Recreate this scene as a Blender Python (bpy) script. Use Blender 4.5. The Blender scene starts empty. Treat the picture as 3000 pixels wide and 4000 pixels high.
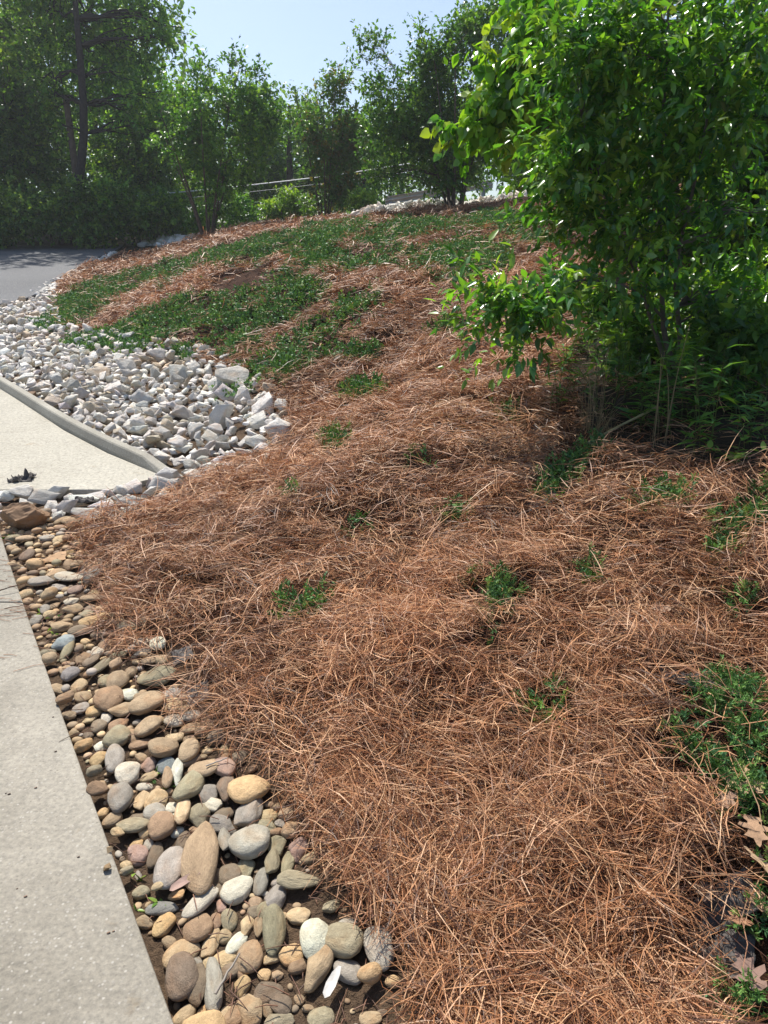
import bpy, bmesh, math, random
import numpy as np
from mathutils import Vector, Matrix, noise as mnoise

S = bpy.context.scene
COL = S.collection
RNG = np.random.default_rng(11)
random.seed(5)
# ------------------------------------------------------------------ camera
F = 2773.0                      # focal length in the photograph's pixels (3000 x 4000)
CZ = 1.55                       # eye height above the walk
PITCH = math.atan(1000.0 / F)   # looking down
SP, CP = math.sin(PITCH), math.cos(PITCH)
cam_d = bpy.data.cameras.new('camera')
cam = bpy.data.objects.new('camera', cam_d)
COL.objects.link(cam)
cam.location = (0, 0, CZ)
cam.rotation_euler = (math.radians(90) - PITCH, 0, 0)
cam_d.sensor_fit = 'VERTICAL'
cam_d.sensor_height = 36.0
cam_d.sensor_width = 27.0
cam_d.lens = 36.0 * F / 4000.0
cam_d.clip_start = 0.05
cam_d.clip_end = 3000
S.camera = cam
# ------------------------------------------------------------------ sky, sun, exposure
SUN_EL = math.radians(57)
SUN_AZ = math.radians(-26)      # from straight ahead (+Y), negative to the left
world = bpy.data.worlds.new('World')
S.world = world
world.use_nodes = True
wn = world.node_tree
wn.nodes.clear()
sky = wn.nodes.new('ShaderNodeTexSky')
sky.sky_type = 'NISHITA'
sky.sun_disc = False
sky.sun_elevation = SUN_EL
sky.sun_rotation = SUN_AZ
sky.air_density = 1.0
sky.dust_density = 1.8
sky.ozone_density = 3.5
bg = wn.nodes.new('ShaderNodeBackground')
bg.inputs['Strength'].default_value = 0.125
wo = wn.nodes.new('ShaderNodeOutputWorld')
wn.links.new(sky.outputs[0], bg.inputs[0])
wn.links.new(bg.outputs[0], wo.inputs[0])
sun_d = bpy.data.lights.new('sun', 'SUN')
sun_d.energy = 5.0
sun_d.angle = math.radians(0.55)
sun_d.color = (1.0, 0.955, 0.88)
sun = bpy.data.objects.new('sun', sun_d)
COL.objects.link(sun)
sdir = Vector((math.sin(SUN_AZ) * math.cos(SUN_EL), math.cos(SUN_AZ) * math.cos(SUN_EL), math.sin(SUN_EL)))
sun.rotation_euler = sdir.to_track_quat('Z', 'Y').to_euler()
sun.location = sdir * 60
S.view_settings.view_transform = 'Standard'
S.view_settings.look = 'None'
S.view_settings.exposure = 0.36
S.view_settings.gamma = 1.0
S.view_settings.use_curve_mapping = False
S.cycles.max_bounces = 7
S.cycles.diffuse_bounces = 4
S.cycles.glossy_bounces = 2
S.cycles.transmission_bounces = 5
S.cycles.use_denoising = True

# ------------------------------------------------------------------ numeric helpers
def hash2(ix, iy, seed):
    h = (ix.astype(np.int64) * 374761393 + iy.astype(np.int64) * 668265263 + seed * 974634777) & 0x7fffffff
    h = ((h ^ (h >> 13)) * 1274126177) & 0x7fffffff
    h = (h ^ (h >> 16)) & 0xffff
    return h / 65535.0
def vnoise(x, y, seed=0):
    x = np.asarray(x, float); y = np.asarray(y, float)
    ix = np.floor(x); iy = np.floor(y); fx = x - ix; fy = y - iy
    fx = fx * fx * (3 - 2 * fx); fy = fy * fy * (3 - 2 * fy)
    a = hash2(ix, iy, seed); b = hash2(ix + 1, iy, seed); c = hash2(ix, iy + 1, seed); d = hash2(ix + 1, iy + 1, seed)
    return (a * (1 - fx) + b * fx) * (1 - fy) + (c * (1 - fx) + d * fx) * fy
def fbm(x, y, seed=0, o=3):
    s = 0; a = .5; t = 0
    for k in range(o):
        s = s + a * vnoise(x * 2 ** k, y * 2 ** k, seed + k * 7); t += a; a *= .5
    return s / t
def inside(x, y, poly):
    x = np.asarray(x, float); y = np.asarray(y, float)
    r = np.zeros(x.shape, bool); n = len(poly)
    for i in range(n):
        x0, y0 = poly[i]; x1, y1 = poly[(i + 1) % n]
        if y0 == y1: continue
        c = ((y0 > y) != (y1 > y)) & (x < (x1 - x0) * (y - y0) / (y1 - y0) + x0)
        r ^= c
    return r
def dist(x, y, poly, closed=True):
    x = np.asarray(x, float); y = np.asarray(y, float)
    best = np.full(x.shape, 1e9); n = len(poly)
    for i in range(n if closed else n - 1):
        x0, y0 = poly[i]; x1, y1 = poly[(i + 1) % n]
        dx, dy = x1 - x0, y1 - y0; L = dx * dx + dy * dy + 1e-12
        t = np.clip(((x - x0) * dx + (y - y0) * dy) / L, 0, 1)
        best = np.minimum(best, np.hypot(x - x0 - t * dx, y - y0 - t * dy))
    return best
def sdist(x, y, poly):
    d = dist(x, y, poly); return np.where(inside(x, y, poly), d, -d)
def smooth(t):
    t = np.clip(t, 0, 1); return t * t * (3 - 2 * t)

# ------------------------------------------------------------------ lie of the land (metres; camera stands over the origin, looks along +Y)
FOOT = [(0.16, 0.6), (0.07, 1.06), (0.04, 1.24), (-0.06, 1.31), (-0.18, 1.51), (-0.26, 1.65), (-0.41, 1.87), (-0.70, 2.21), (-0.86, 2.46),
        (-1.06, 2.77), (-1.29, 3.14), (-1.55, 3.59), (-1.64, 3.84), (-1.44, 3.97), (-1.27, 4.12), (-1.12, 4.55), (-0.72, 4.9), (-0.75, 5.85),
        (-1.06, 6.62), (-1.5, 7.57), (-2.19, 8.54), (-2.86, 8.96), (-3.78, 9.75), (-4.71, 10.68), (-5.66, 12.86), (-6.88, 16.05), (-7.66, 20.5),
        (-8.4, 25.0), (-8.9, 30.0)]
BANK = FOOT + [(-9, 60), (120, 90), (120, -60), (1.2, -4.0)]
def base_z(y):
    y = np.asarray(y, float)
    return .09 * .8 * np.logaddexp(0, (np.minimum(y, 40) - 4) / .8)
def H(x, y):
    x = np.asarray(x, float); y = np.asarray(y, float)
    b = base_z(y) - .05
    s = sdist(x, y, BANK)
    xc = np.clip(x, -12, 14)
    pl = -.12 + .13 * xc + .155 * y
    crest = 2.55 + .068 * np.clip(x, -14, 16)
    k = .35
    pl = -k * np.logaddexp(-pl / k, -crest / k)
    pl = np.maximum(pl, b + .02)
    fy = smooth((y - 9.0) / 3.0) * smooth((-2.0 - x) / 2.0)
    w = smooth((s + 1.0 - .9 * fy) / (3.0 + 1.2 * fy))
    z = b + (pl - b) * w
    m = smooth((s + .05) / .5) * smooth((40 - np.hypot(x, y)) / 20)
    near = smooth((np.hypot(x, y)) / 1.0)
    z = z + m * near * ((fbm(x * 1.3, y * 1.3, 3, 3) - .42) * .26 + (fbm(x * 3.6 + 9, y * 3.6, 5, 2) - .45) * .14)
    z = z + .02 * smooth((s + .03) / .1) * near
    out = smooth((-s) / .4)
    z = z + out * (fbm(x * 5, y * 5, 8, 2) - .5) * .02
    return z
def ray(px, py):
    x = (px - 1500.0) / F; y = (2000.0 - py) / F
    return np.array([x, CP + y * SP, y * CP - SP])
def at(px, py, d):
    """the point d metres in front of the camera (along +Y) that stands at that place of the photograph"""
    r = ray(px, py); r = r * (d / r[1]); return Vector((r[0], r[1], CZ + r[2]))
class Grid:
    """H sampled once on a fine grid, for quick look-ups near by"""
    x0, y0, st = -16.0, -1.0, .04
    xs = np.arange(-16, 14, .04); ys = np.arange(-1, 31, .04)
    def __init__(g, f): X, Y = np.meshgrid(g.xs, g.ys, indexing='ij'); g.a = f(X, Y)
    def __call__(g, x, y):
        u = np.clip((np.asarray(x, float) - g.x0) / g.st, 0, len(g.xs) - 1.001); v = np.clip((np.asarray(y, float) - g.y0) / g.st, 0, len(g.ys) - 1.001)
        i = u.astype(int); j = v.astype(int); a = u - i; b = v - j; A = g.a
        return (A[i, j] * (1 - a) + A[i + 1, j] * a) * (1 - b) + (A[i, j + 1] * (1 - a) + A[i + 1, j + 1] * a) * b
HG = Grid(H); SG = Grid(lambda x, y: sdist(x, y, BANK))
def Hs(x, y): return float(HG(x, y)) if -16 < x < 13.9 and -1 < y < 30.9 else float(H(np.array([x]), np.array([y]))[0])
TT = np.concatenate([np.arange(.5, 12, .02), np.arange(12, 60, .06)])
def ground(px, py):
    r = ray(px, py); X = r[0] * TT; Y = r[1] * TT; Z = CZ + r[2] * TT
    h = HG(X, Y); k = np.argmax(Z < h)
    if not (Z < h).any(): k = len(TT) - 1
    return Vector((X[k], Y[k], h[k]))
def gpoly(pts, s=1.0):
    return [tuple(ground(p[0] * s, p[1] * s)[:2]) for p in pts]
Q = 3000 / 1659.0
def pix(x, y, z):
    dz = z - CZ
    f = y * CP - dz * SP; u = y * SP + dz * CP
    return 1500 + F * x / f, 2000 - F * u / f

# ------------------------------------------------------------------ scene helpers
def tag(o, label=None, cat=None, group=None, kind=None):
    if label: o['label'] = label
    if cat: o['category'] = cat
    if group: o['group'] = group
    if kind: o['kind'] = kind
    return o
def link(o, parent=None):
    COL.objects.link(o)
    if parent is not None: o.parent = parent
    return o
def empty(name, loc=(0, 0, 0), rz=0):
    o = bpy.data.objects.new(name, None); o.empty_display_size = .1
    o.location = loc; o.rotation_euler = (0, 0, rz); return link(o)
class MB:
    def __init__(s): s.V = []; s.P = {}; s.C = []; s.n = 0
    def add(s, V, Fc, col=None):
        V = np.asarray(V, float).reshape(-1, 3); Fc = np.asarray(Fc, int)
        s.P.setdefault(Fc.shape[1], []).append(Fc + s.n)
        s.V.append(V)
        c = np.ones((len(V), 3)) if col is None else np.broadcast_to(np.asarray(col, float), (len(V), 3))
        s.C.append(c); s.n += len(V)
    def mesh(s, name, flat=False):
        me = bpy.data.meshes.new(name)
        if not s.V: return me
        V = np.concatenate(s.V); C = np.concatenate(s.C)
        loops = []; starts = []; k = 0
        for size, L in s.P.items():
            A = np.concatenate(L); loops.append(A.reshape(-1))
            starts.append(k + np.arange(len(A)) * size); k += A.size
        loops = np.concatenate(loops); starts = np.concatenate(starts)
        me.vertices.add(len(V)); me.loops.add(len(loops)); me.polygons.add(len(starts))
        me.vertices.foreach_set('co', V.astype(np.float32).reshape(-1))
        me.loops.foreach_set('vertex_index', loops.astype(np.int32))
        me.polygons.foreach_set('loop_start', starts.astype(np.int32))
        me.update(calc_edges=True)
        a = me.color_attributes.new('Col', 'FLOAT_COLOR', 'POINT')
        a.data.foreach_set('color', np.concatenate([C, np.ones((len(C), 1))], 1).astype(np.float32).reshape(-1))
        if not flat: me.polygons.foreach_set('use_smooth', np.ones(len(starts), bool))
        me.validate()
        return me
    def build(s, name, mat, parent=None, flat=False, loc=None):
        me = s.mesh(name, flat)
        if mat: me.materials.append(mat)
        o = bpy.data.objects.new(name, me)
        if loc is not None:
            me.transform(Matrix.Translation(-Vector(loc)))
            if parent is None: o.location = loc
        return link(o, parent)
def tube_arrays(pts, rad, sides=5):
    P = np.asarray(pts, float); n = len(P)
    T = np.gradient(P, axis=0); T /= np.linalg.norm(T, axis=1, keepdims=True) + 1e-9
    ref = np.array([.31, .17, .93])
    if abs(T[0] @ ref) > .85: ref = np.array([.9, .3, .1])
    A = np.cross(T, ref); A /= np.linalg.norm(A, axis=1, keepdims=True) + 1e-9
    Bv = np.cross(T, A)
    th = np.arange(sides) * 2 * math.pi / sides
    V = P[:, None, :] + np.asarray(rad, float)[:, None, None] * (np.cos(th)[None, :, None] * A[:, None, :] + np.sin(th)[None, :, None] * Bv[:, None, :])
    i = np.arange(n - 1)[:, None] * sides; j = np.arange(sides)[None, :]; j2 = (j + 1) % sides
    Fc = np.stack([i + j, i + j2, i + sides + j2, i + sides + j], -1).reshape(-1, 4)
    return V.reshape(-1, 3), Fc
def curve_pts(a, b, n=6, wob=.05, sag=0):
    a = np.asarray(a, float); b = np.asarray(b, float); t = np.linspace(0, 1, n)[:, None]
    L = np.linalg.norm(b - a)
    w = RNG.normal(0, 1, (n, 3)) * wob * L * np.sin(t * math.pi)
    p = a + (b - a) * t + w
    p[:, 2] += sag * L * np.sin(t[:, 0] * math.pi)
    return p

# ------------------------------------------------------------------ materials
def newmat(name):
    m = bpy.data.materials.new(name); m.use_nodes = True
    nt = m.node_tree; nt.nodes.clear()
    out = nt.nodes.new('ShaderNodeOutputMaterial')
    return m, nt, out
def nd(nt, typ, **kw):
    n = nt.nodes.new(typ)
    for k, v in kw.items():
        if k in n.inputs: n.inputs[k].default_value = v
        else: setattr(n, k, v)
    return n
def ramp(nt, fac, stops):
    r = nt.nodes.new('ShaderNodeValToRGB')
    while len(r.color_ramp.elements) < len(stops): r.color_ramp.elements.new(.5)
    for e, (p, c) in zip(r.color_ramp.elements, stops):
        e.position = p; e.color = (*c, 1) if len(c) == 3 else c
    nt.links.new(fac, r.inputs[0]); return r.outputs[0]
def mixc(nt, fac, a, b, mode='MIX'):
    m = nt.nodes.new('ShaderNodeMix'); m.data_type = 'RGBA'; m.blend_type = mode
    for sock, v in ((m.inputs[0], fac), (m.inputs[6], a), (m.inputs[7], b)):
        if hasattr(v, 'links') or isinstance(v, bpy.types.NodeSocket): nt.links.new(v, sock)
        elif isinstance(v, (int, float)): sock.default_value = v
        else: sock.default_value = (*v, 1)
    return m.outputs[2]
def noise_tex(nt, vec, scale, detail=4, rough=.6):
    n = nd(nt, 'ShaderNodeTexNoise', Scale=scale, Detail=detail, Roughness=rough)
    if vec is not None: nt.links.new(vec, n.inputs['Vector'])
    return n.outputs[0]
def bump(nt, h, strength, distance):
    b = nd(nt, 'ShaderNodeBump', Strength=strength, Distance=distance); nt.links.new(h, b.inputs['Height']); return b.outputs[0]
def math_n(nt, op, a, b=None):
    m = nt.nodes.new('ShaderNodeMath'); m.operation = op
    for k, v in enumerate((a, b)):
        if v is None: continue
        if isinstance(v, (int, float)): m.inputs[k].default_value = v
        else: nt.links.new(v, m.inputs[k])
    return m.outputs[0]
def leaf_mat(name, trans=.45, gloss=.35, rough=.38, tint=(1.25, 1.15, .35)):
    m, nt, out = newmat(name)
    vc = nd(nt, 'ShaderNodeVertexColor', layer_name='Col')
    p = nd(nt, 'ShaderNodeBsdfPrincipled', Roughness=rough)
    p.inputs['Specular IOR Level'].default_value = gloss
    nt.links.new(vc.outputs[0], p.inputs['Base Color'])
    tr = nt.nodes.new('ShaderNodeBsdfTranslucent')
    nt.links.new(mixc(nt, 1.0, vc.outputs[0], tint, 'MULTIPLY'), tr.inputs[0])
    mx = nd(nt, 'ShaderNodeMixShader'); mx.inputs[0].default_value = trans
    nt.links.new(p.outputs[0], mx.inputs[1]); nt.links.new(tr.outputs[0], mx.inputs[2])
    nt.links.new(mx.outputs[0], out.inputs[0])
    return m
def col_mat(name, rough=.8, spec=.3, nscale=0, namp=.3, trans=0):
    m, nt, out = newmat(name)
    vc = nd(nt, 'ShaderNodeVertexColor', layer_name='Col')
    c = vc.outputs[0]
    tc = nt.nodes.new('ShaderNodeTexCoord')
    p = nd(nt, 'ShaderNodeBsdfPrincipled', Roughness=rough)
    p.inputs['Specular IOR Level'].default_value = spec
    if nscale:
        n = noise_tex(nt, tc.outputs['Object'], nscale, 5)
        c = mixc(nt, 1.0, c, ramp(nt, n, [(.25, (1 - namp,) * 3), (.75, (1 + namp,) * 3)]), 'MULTIPLY')
        nt.links.new(bump(nt, n, .5, .02), p.inputs['Normal'])
    nt.links.new(c, p.inputs['Base Color'])
    if trans:
        tr = nt.nodes.new('ShaderNodeBsdfTranslucent'); nt.links.new(c, tr.inputs[0])
        mx = nd(nt, 'ShaderNodeMixShader'); mx.inputs[0].default_value = trans
        nt.links.new(p.outputs[0], mx.inputs[1]); nt.links.new(tr.outputs[0], mx.inputs[2]); nt.links.new(mx.outputs[0], out.inputs[0])
    else: nt.links.new(p.outputs[0], out.inputs[0])
    return m
M = {}
M['leaf'] = leaf_mat('leaf', .5, .45, .36)
M['glossy_leaf'] = leaf_mat('glossy_leaf', .5, .8, .27, (1.15, 1.22, .3))
M['juniper'] = leaf_mat('juniper_needle', .15, .25, .55, (1.1, 1.1, .5))
M['straw'] = col_mat('pine_needle', .5, .4, trans=.12)
M['bark'] = col_mat('bark', .9, .2, 14, .45)
M['dry'] = col_mat('dry_stem', .7, .3, trans=.2)
M['deadleaf'] = col_mat('dead_leaf', .75, .25, 18, .25, trans=.15)

def stone_mat(name, nscale, amp, speck, rough, bumpd, planes=0):
    m, nt, out = newmat(name)
    oi = nt.nodes.new('ShaderNodeObjectInfo'); tc = nt.nodes.new('ShaderNodeTexCoord')
    vm = nt.nodes.new('ShaderNodeVectorMath'); vm.operation = 'ADD'
    sc = nt.nodes.new('ShaderNodeVectorMath'); sc.operation = 'SCALE'; sc.inputs['Scale'].default_value = 57.0
    cb = nt.nodes.new('ShaderNodeCombineXYZ'); nt.links.new(oi.outputs['Random'], cb.inputs[0]); nt.links.new(oi.outputs['Random'], cb.inputs[2])
    nt.links.new(cb.outputs[0], sc.inputs[0]); nt.links.new(tc.outputs['Object'], vm.inputs[0]); nt.links.new(sc.outputs[0], vm.inputs[1])
    v = vm.outputs[0]
    vc = nd(nt, 'ShaderNodeVertexColor', layer_name='Col')
    c = mixc(nt, 1.0, oi.outputs['Color'], vc.outputs[0], 'MULTIPLY')
    n1 = noise_tex(nt, v, nscale, 6, .65); n2 = noise_tex(nt, v, nscale * 9, 3, .7); n3 = noise_tex(nt, v, nscale * .45, 3, .5)
    c = mixc(nt, 1.0, c, ramp(nt, n1, [(.28, (1 - amp, 1 - amp * 1.1, 1 - amp * 1.25)), (.72, (1 + amp, 1 + amp * .95, 1 + amp * .85))]), 'MULTIPLY')
    c = mixc(nt, 1.0, c, ramp(nt, n2, [(.3, (1 - speck,) * 3), (.7, (1 + speck,) * 3)]), 'MULTIPLY')
    c = mixc(nt, ramp(nt, n3, [(.52, (0, 0, 0)), (.75, (.5, .5, .5))]), c, mixc(nt, 1.0, c, (1.12, .82, .58), 'MULTIPLY'))
    p = nd(nt, 'ShaderNodeBsdfPrincipled', Roughness=rough); p.inputs['Specular IOR Level'].default_value = .3
    nt.links.new(c, p.inputs['Base Color'])
    h = math_n(nt, 'ADD', n1, math_n(nt, 'MULTIPLY', n2, .35))
    nt.links.new(bump(nt, h, .55, bumpd), p.inputs['Normal'])
    nt.links.new(p.outputs[0], out.inputs[0]); return m
M['river'] = stone_mat('river_stone', 1.5, .27, .16, .75, .03)
M['white_rock'] = stone_mat('white_rock', 2.4, .16, .12, .9, .09)

def concrete_mat(name, a, b, fleck, stain, scale):
    m, nt, out = newmat(name); tc = nt.nodes.new('ShaderNodeTexCoord'); v = tc.outputs['Object']
    n = noise_tex(nt, v, scale, 5, .62); n2 = noise_tex(nt, v, scale * 55, 3, .7); n3 = noise_tex(nt, v, scale * 6, 4, .7)
    c = mixc(nt, ramp(nt, n, [(.32, (0, 0, 0)), (.68, (1, 1, 1))]), a, b)
    vo = nd(nt, 'ShaderNodeTexVoronoi', Scale=fleck); nt.links.new(v, vo.inputs['Vector'])
    vo2 = nd(nt, 'ShaderNodeTexVoronoi', Scale=fleck * .9); nt.links.new(v, vo2.inputs['Vector'])
    fl = ramp(nt, vo.outputs['Distance'], [(.2, (1, 1, 1)), (.42, (0, 0, 0))])
    cs = nt.nodes.new('ShaderNodeSeparateColor'); nt.links.new(vo.outputs['Color'], cs.inputs[0])
    sel = ramp(nt, cs.outputs[0], [(.42, (0, 0, 0)), (.5, (.75, .75, .75))])
    flk = mixc(nt, 1.0, fl, sel, 'MULTIPLY')
    c = mixc(nt, 1.0, c, ramp(nt, n2, [(.3, (.76, .76, .76)), (.7, (1.22, 1.21, 1.19))]), 'MULTIPLY')
    c = mixc(nt, flk, c, mixc(nt, cs.outputs[1], (.17, .15, .12), (.46, .43, .37)))
    st = ramp(nt, n3, [(.64, (0, 0, 0)), (.78, (stain, stain, stain))])
    c = mixc(nt, st, c, mixc(nt, 1.0, c, (.72, .58, .42), 'MULTIPLY'))
    p = nd(nt, 'ShaderNodeBsdfPrincipled', Roughness=.82); p.inputs['Specular IOR Level'].default_value = .35
    nt.links.new(c, p.inputs['Base Color'])
    nt.links.new(bump(nt, math_n(nt, 'ADD', n2, math_n(nt, 'MULTIPLY', n3, .6)), .5, .006), p.inputs['Normal'])
    nt.links.new(p.outputs[0], out.inputs[0]); return m
M['walk'] = concrete_mat('walk_concrete', (.205, .185, .147), (.365, .335, .276), 95, .7, 1.3)
M['drive'] = concrete_mat('drive_concrete', (.345, .318, .255), (.45, .423, .35), 60, .6, .8)
M['kerb'] = concrete_mat('kerb_concrete', (.30, .28, .23), (.40, .378, .315), 70, .6, 1.8)
M['asphalt'] = concrete_mat('asphalt', (.085, .088, .095), (.125, .128, .135), 45, .1, .5)

def ground_mat():
    m, nt, out = newmat('ground_soil'); tc = nt.nodes.new('ShaderNodeTexCoord'); v = tc.outputs['Object']
    vc = nd(nt, 'ShaderNodeVertexColor', layer_name='Col')
    n = noise_tex(nt, v, 4, 6, .7); n2 = noise_tex(nt, v, 60, 4, .7); n3 = noise_tex(nt, v, 240, 3, .7)
    c = mixc(nt, 1.0, vc.outputs[0], ramp(nt, n, [(.3, (.62, .62, .62)), (.7, (1.35, 1.33, 1.3))]), 'MULTIPLY')
    c = mixc(nt, 1.0, c, ramp(nt, n2, [(.3, (.55, .55, .55)), (.7, (1.5, 1.48, 1.42))]), 'MULTIPLY')
    p = nd(nt, 'ShaderNodeBsdfPrincipled', Roughness=.95); p.inputs['Specular IOR Level'].default_value = .15
    nt.links.new(c, p.inputs['Base Color'])
    nt.links.new(bump(nt, math_n(nt, 'ADD', n2, math_n(nt, 'MULTIPLY', n3, .5)), .9, .02), p.inputs['Normal'])
    nt.links.new(p.outputs[0], out.inputs[0]); return m
M['ground'] = ground_mat()
def plain(name, col, rough=.6, metal=0.0, nscale=20, amp=.15):
    m, nt, out = newmat(name); tc = nt.nodes.new('ShaderNodeTexCoord')
    n = noise_tex(nt, tc.outputs['Object'], nscale, 4)
    c = mixc(nt, 1.0, col, ramp(nt, n, [(.3, (1 - amp,) * 3), (.7, (1 + amp,) * 3)]), 'MULTIPLY')
    p = nd(nt, 'ShaderNodeBsdfPrincipled', Roughness=rough, Metallic=metal)
    nt.links.new(c, p.inputs['Base Color']); nt.links.new(bump(nt, n, .3, .01), p.inputs['Normal'])
    nt.links.new(p.outputs[0], out.inputs[0]); return m
M['fabric'] = plain('landscape_fabric', (.07, .061, .055), .75, 0, 60, .4)
M['steel'] = plain('galvanised_steel', (.50, .52, .52), .45, .55, 9, .15)
M['cable'] = plain('pale_cable', (.72, .72, .70), .5, 0, 5, .05)
M['pole'] = plain('pole_wood', (.14, .10, .075), .9, 0, 8, .3)

# ------------------------------------------------------------------ ground sheet (out to the horizon)
THICKET = gpoly([(2250, 1330), (2190, 1500), (2290, 1730), (2420, 1800), (2750, 1850), (3100, 1880), (3500, 1800), (3500, 1000), (2750, 1150), (2480, 1270)])
CROSS = [(.9, 14.6), (9, 13.2)]
def build_ground():
    nr, na = 215, 360
    r = np.concatenate([[0.0], np.geomspace(.25, 600, nr)])
    th = np.arange(na) * 2 * math.pi / na
    R, T = np.meshgrid(r, th, indexing='ij')
    X = R * np.sin(T); Y = R * np.cos(T)
    Z = H(X, Y)
    far = smooth((R - 60) / 200)
    Z = Z * (1 - far) + far * 2.0
    V = np.stack([X, Y, Z], -1).reshape(-1, 3)
    i = np.arange(len(r) - 1)[:, None] * na; j = np.arange(na)[None, :]; j2 = (j + 1) % na
    Fc = np.stack([i + j, i + na + j, i + na + j2, i + j2], -1).reshape(-1, 4)
    x, y = V[:, 0], V[:, 1]
    s = sdist(x, y, BANK)
    col = np.empty((len(V), 3)); col[:] = (.125, .085, .056)
    w = smooth((s + .02) / .12)[:, None]
    crest = smooth((y - 19.5 - fbm(x, y, 2) * 2) / 2.0)[:, None]
    col = col * (1 - w) + np.array((.06, .028, .016)) * w
    fl = np.array((.06, .05, .028))
    col = col * (1 - crest) + fl * crest
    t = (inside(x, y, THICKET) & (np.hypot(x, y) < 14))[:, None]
    col = np.where(t, np.array((.045, .036, .024)), col)  # thicket floor soil, with the shade there put into its darker colour
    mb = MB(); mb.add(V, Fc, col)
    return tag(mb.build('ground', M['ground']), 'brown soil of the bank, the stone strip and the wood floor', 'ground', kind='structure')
build_ground()

# ------------------------------------------------------------------ concrete walk, drive, kerb, asphalt road
def slab(name, poly, thick, mat, parent=None, lift=0.0, sub=.25, kind=None, bev=.008):
    """a slab whose top follows the lie of the drive (base_z)"""
    bm = bmesh.new()
    vs = [bm.verts.new((x, y, 0)) for x, y in poly]
    f = bm.faces.new(vs)
    if f.normal.z < 0: f.normal_flip()
    ys = [p[1] for p in poly]
    k = min(ys) + sub
    while k < max(ys):
        bmesh.ops.bisect_plane(bm, geom=bm.verts[:] + bm.edges[:] + bm.faces[:], plane_co=(0, k, 0), plane_no=(0, 1, 0)); k += sub
    top = bm.faces[:]
    ext = bmesh.ops.extrude_face_region(bm, geom=top)
    low = [v for v in ext['geom'] if isinstance(v, bmesh.types.BMVert)]
    lows = set(low)
    for v in bm.verts:
        v.co.z = float(base_z(v.co.y)) + lift - (thick if v in lows else 0)
    bmesh.ops.recalc_face_normals(bm, faces=bm.faces)
    if bev:
        es = [e for e in bm.edges if len(e.link_faces) == 2 and e.calc_face_angle(0) > .8 and all(v not in lows for v in e.verts)]
        bmesh.ops.bevel(bm, geom=es, offset=bev, segments=2, affect='EDGES', profile=.5)
    me = bpy.data.meshes.new(name); bm.to_mesh(me); bm.free()
    me.materials.append(mat)
    o = bpy.data.objects.new(name, me)
    if kind: o['kind'] = kind
    return link(o, parent)
WALK_E = [(.58, -.6), (-.05, .42), (-.45, 1.06), (-.93, 1.80), (-1.29, 2.36), (-1.70, 3.0), (-1.98, 3.44), (-2.23, 3.84), (-2.50, 4.28)]
def walk_x(y): return float(np.interp(y, [p[1] for p in WALK_E], [p[0] for p in WALK_E]))
path = tag(empty('path'), 'grey exposed aggregate concrete walk along the river stones', 'path', kind='structure')
def wseam(y): return y - .10      # the joints run nearly straight across the picture
for y0, y1 in ((-.6, .9 - .004), (.9 + .004, 3.0 - .004), (3.0 + .004, 4.28)):
    right = [(walk_x(y0), y0)] + [p for p in WALK_E if y0 + .01 < p[1] < y1 - .01] + [(walk_x(y1), y1)]
    poly = right + [(walk_x(y1) - 1.9, y1 + .04), (walk_x(y0) - 1.9, y0 + .04)]
    slab('concrete_slab', poly, .14, M['walk'], path)
KERB = [(-1.46, 4.70), (-1.60, 4.83), (-2.12, 5.28), (-2.69, 5.85), (-3.37, 6.62), (-3.91, 7.22), (-4.9, 8.25), (-6.2, 9.4), (-8.0, 10.4), (-11, 11.2)]
drive_poly = [(-1.84, 4.53), (-1.56, 4.79)] + KERB[1:] + [(-14, 11.2), (-14, 4.49)]
slab('driveway', drive_poly, .12, M['drive'], None, 0, .3, 'structure')
bpy.data.objects['driveway']['label'] = 'pale broom finished concrete drive inside the low kerb'
bpy.data.objects['driveway']['category'] = 'driveway'
def build_kerb():
    K = []
    for i in range(len(KERB) - 1):
        a = np.array(KERB[i]); b = np.array(KERB[i + 1]); n = max(1, int(np.linalg.norm(b - a) / .18))
        K += [a + (b - a) * k / n for k in range(n)]
    K.append(np.array(KERB[-1])); K = np.array(K)
    for _ in range(14): K[1:-1] = (K[:-2] + 2 * K[1:-1] + K[2:]) / 4
    T = np.gradient(K, axis=0); T /= np.linalg.norm(T, axis=1, keepdims=True)
    N = np.stack([T[:, 1], -T[:, 0]], 1)      # to the rocks
    prof = [(-.01, -.1), (.0, .02), (.016, .07), (.025, .08), (.075, .085), (.088, .075), (.092, -.1)]
    V = []
    L = np.cumsum(np.r_[0, np.linalg.norm(np.diff(K, axis=0), axis=1)])
    for i, (k, n) in enumerate(zip(K, N)):
        g = float(smooth(np.array(L[i] / .5))) * .9 + .1
        for (o, h) in prof:
            p = k + n * o
            V.append((p[0], p[1], float(base_z(k[1])) + (h * g if h > 0 else h)))
    m = len(prof); nK = len(K)
    Fc = [(i * m + j, i * m + j + 1, (i + 1) * m + j + 1, (i + 1) * m + j) for i in range(nK - 1) for j in range(m - 1)]
    mb = MB(); mb.add(V, Fc)
    mb.P.setdefault(m, []).append(np.array([list(range(m))]))
    o = mb.build('kerb', M['kerb'], None)
    for p in o.data.polygons: p.use_smooth = False
    return tag(o, 'low curved concrete kerb between the drive and the white rocks', 'kerb', kind='structure')
build_kerb()
ROAD_R = [(-9.5, 11.6), (-7.2, 12.2), (-6.5, 12.75), (-6.45, 13.4), (-6.55, 14.4), (-7.05, 16.05), (-7.85, 20.5), (-8.4, 24.3), (-8.6, 25.2)]
road_poly = ROAD_R + [(-12.4, 24.6), (-20, 22.5), (-32, 18), (-30, 10.5), (-14, 11.4)]
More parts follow.
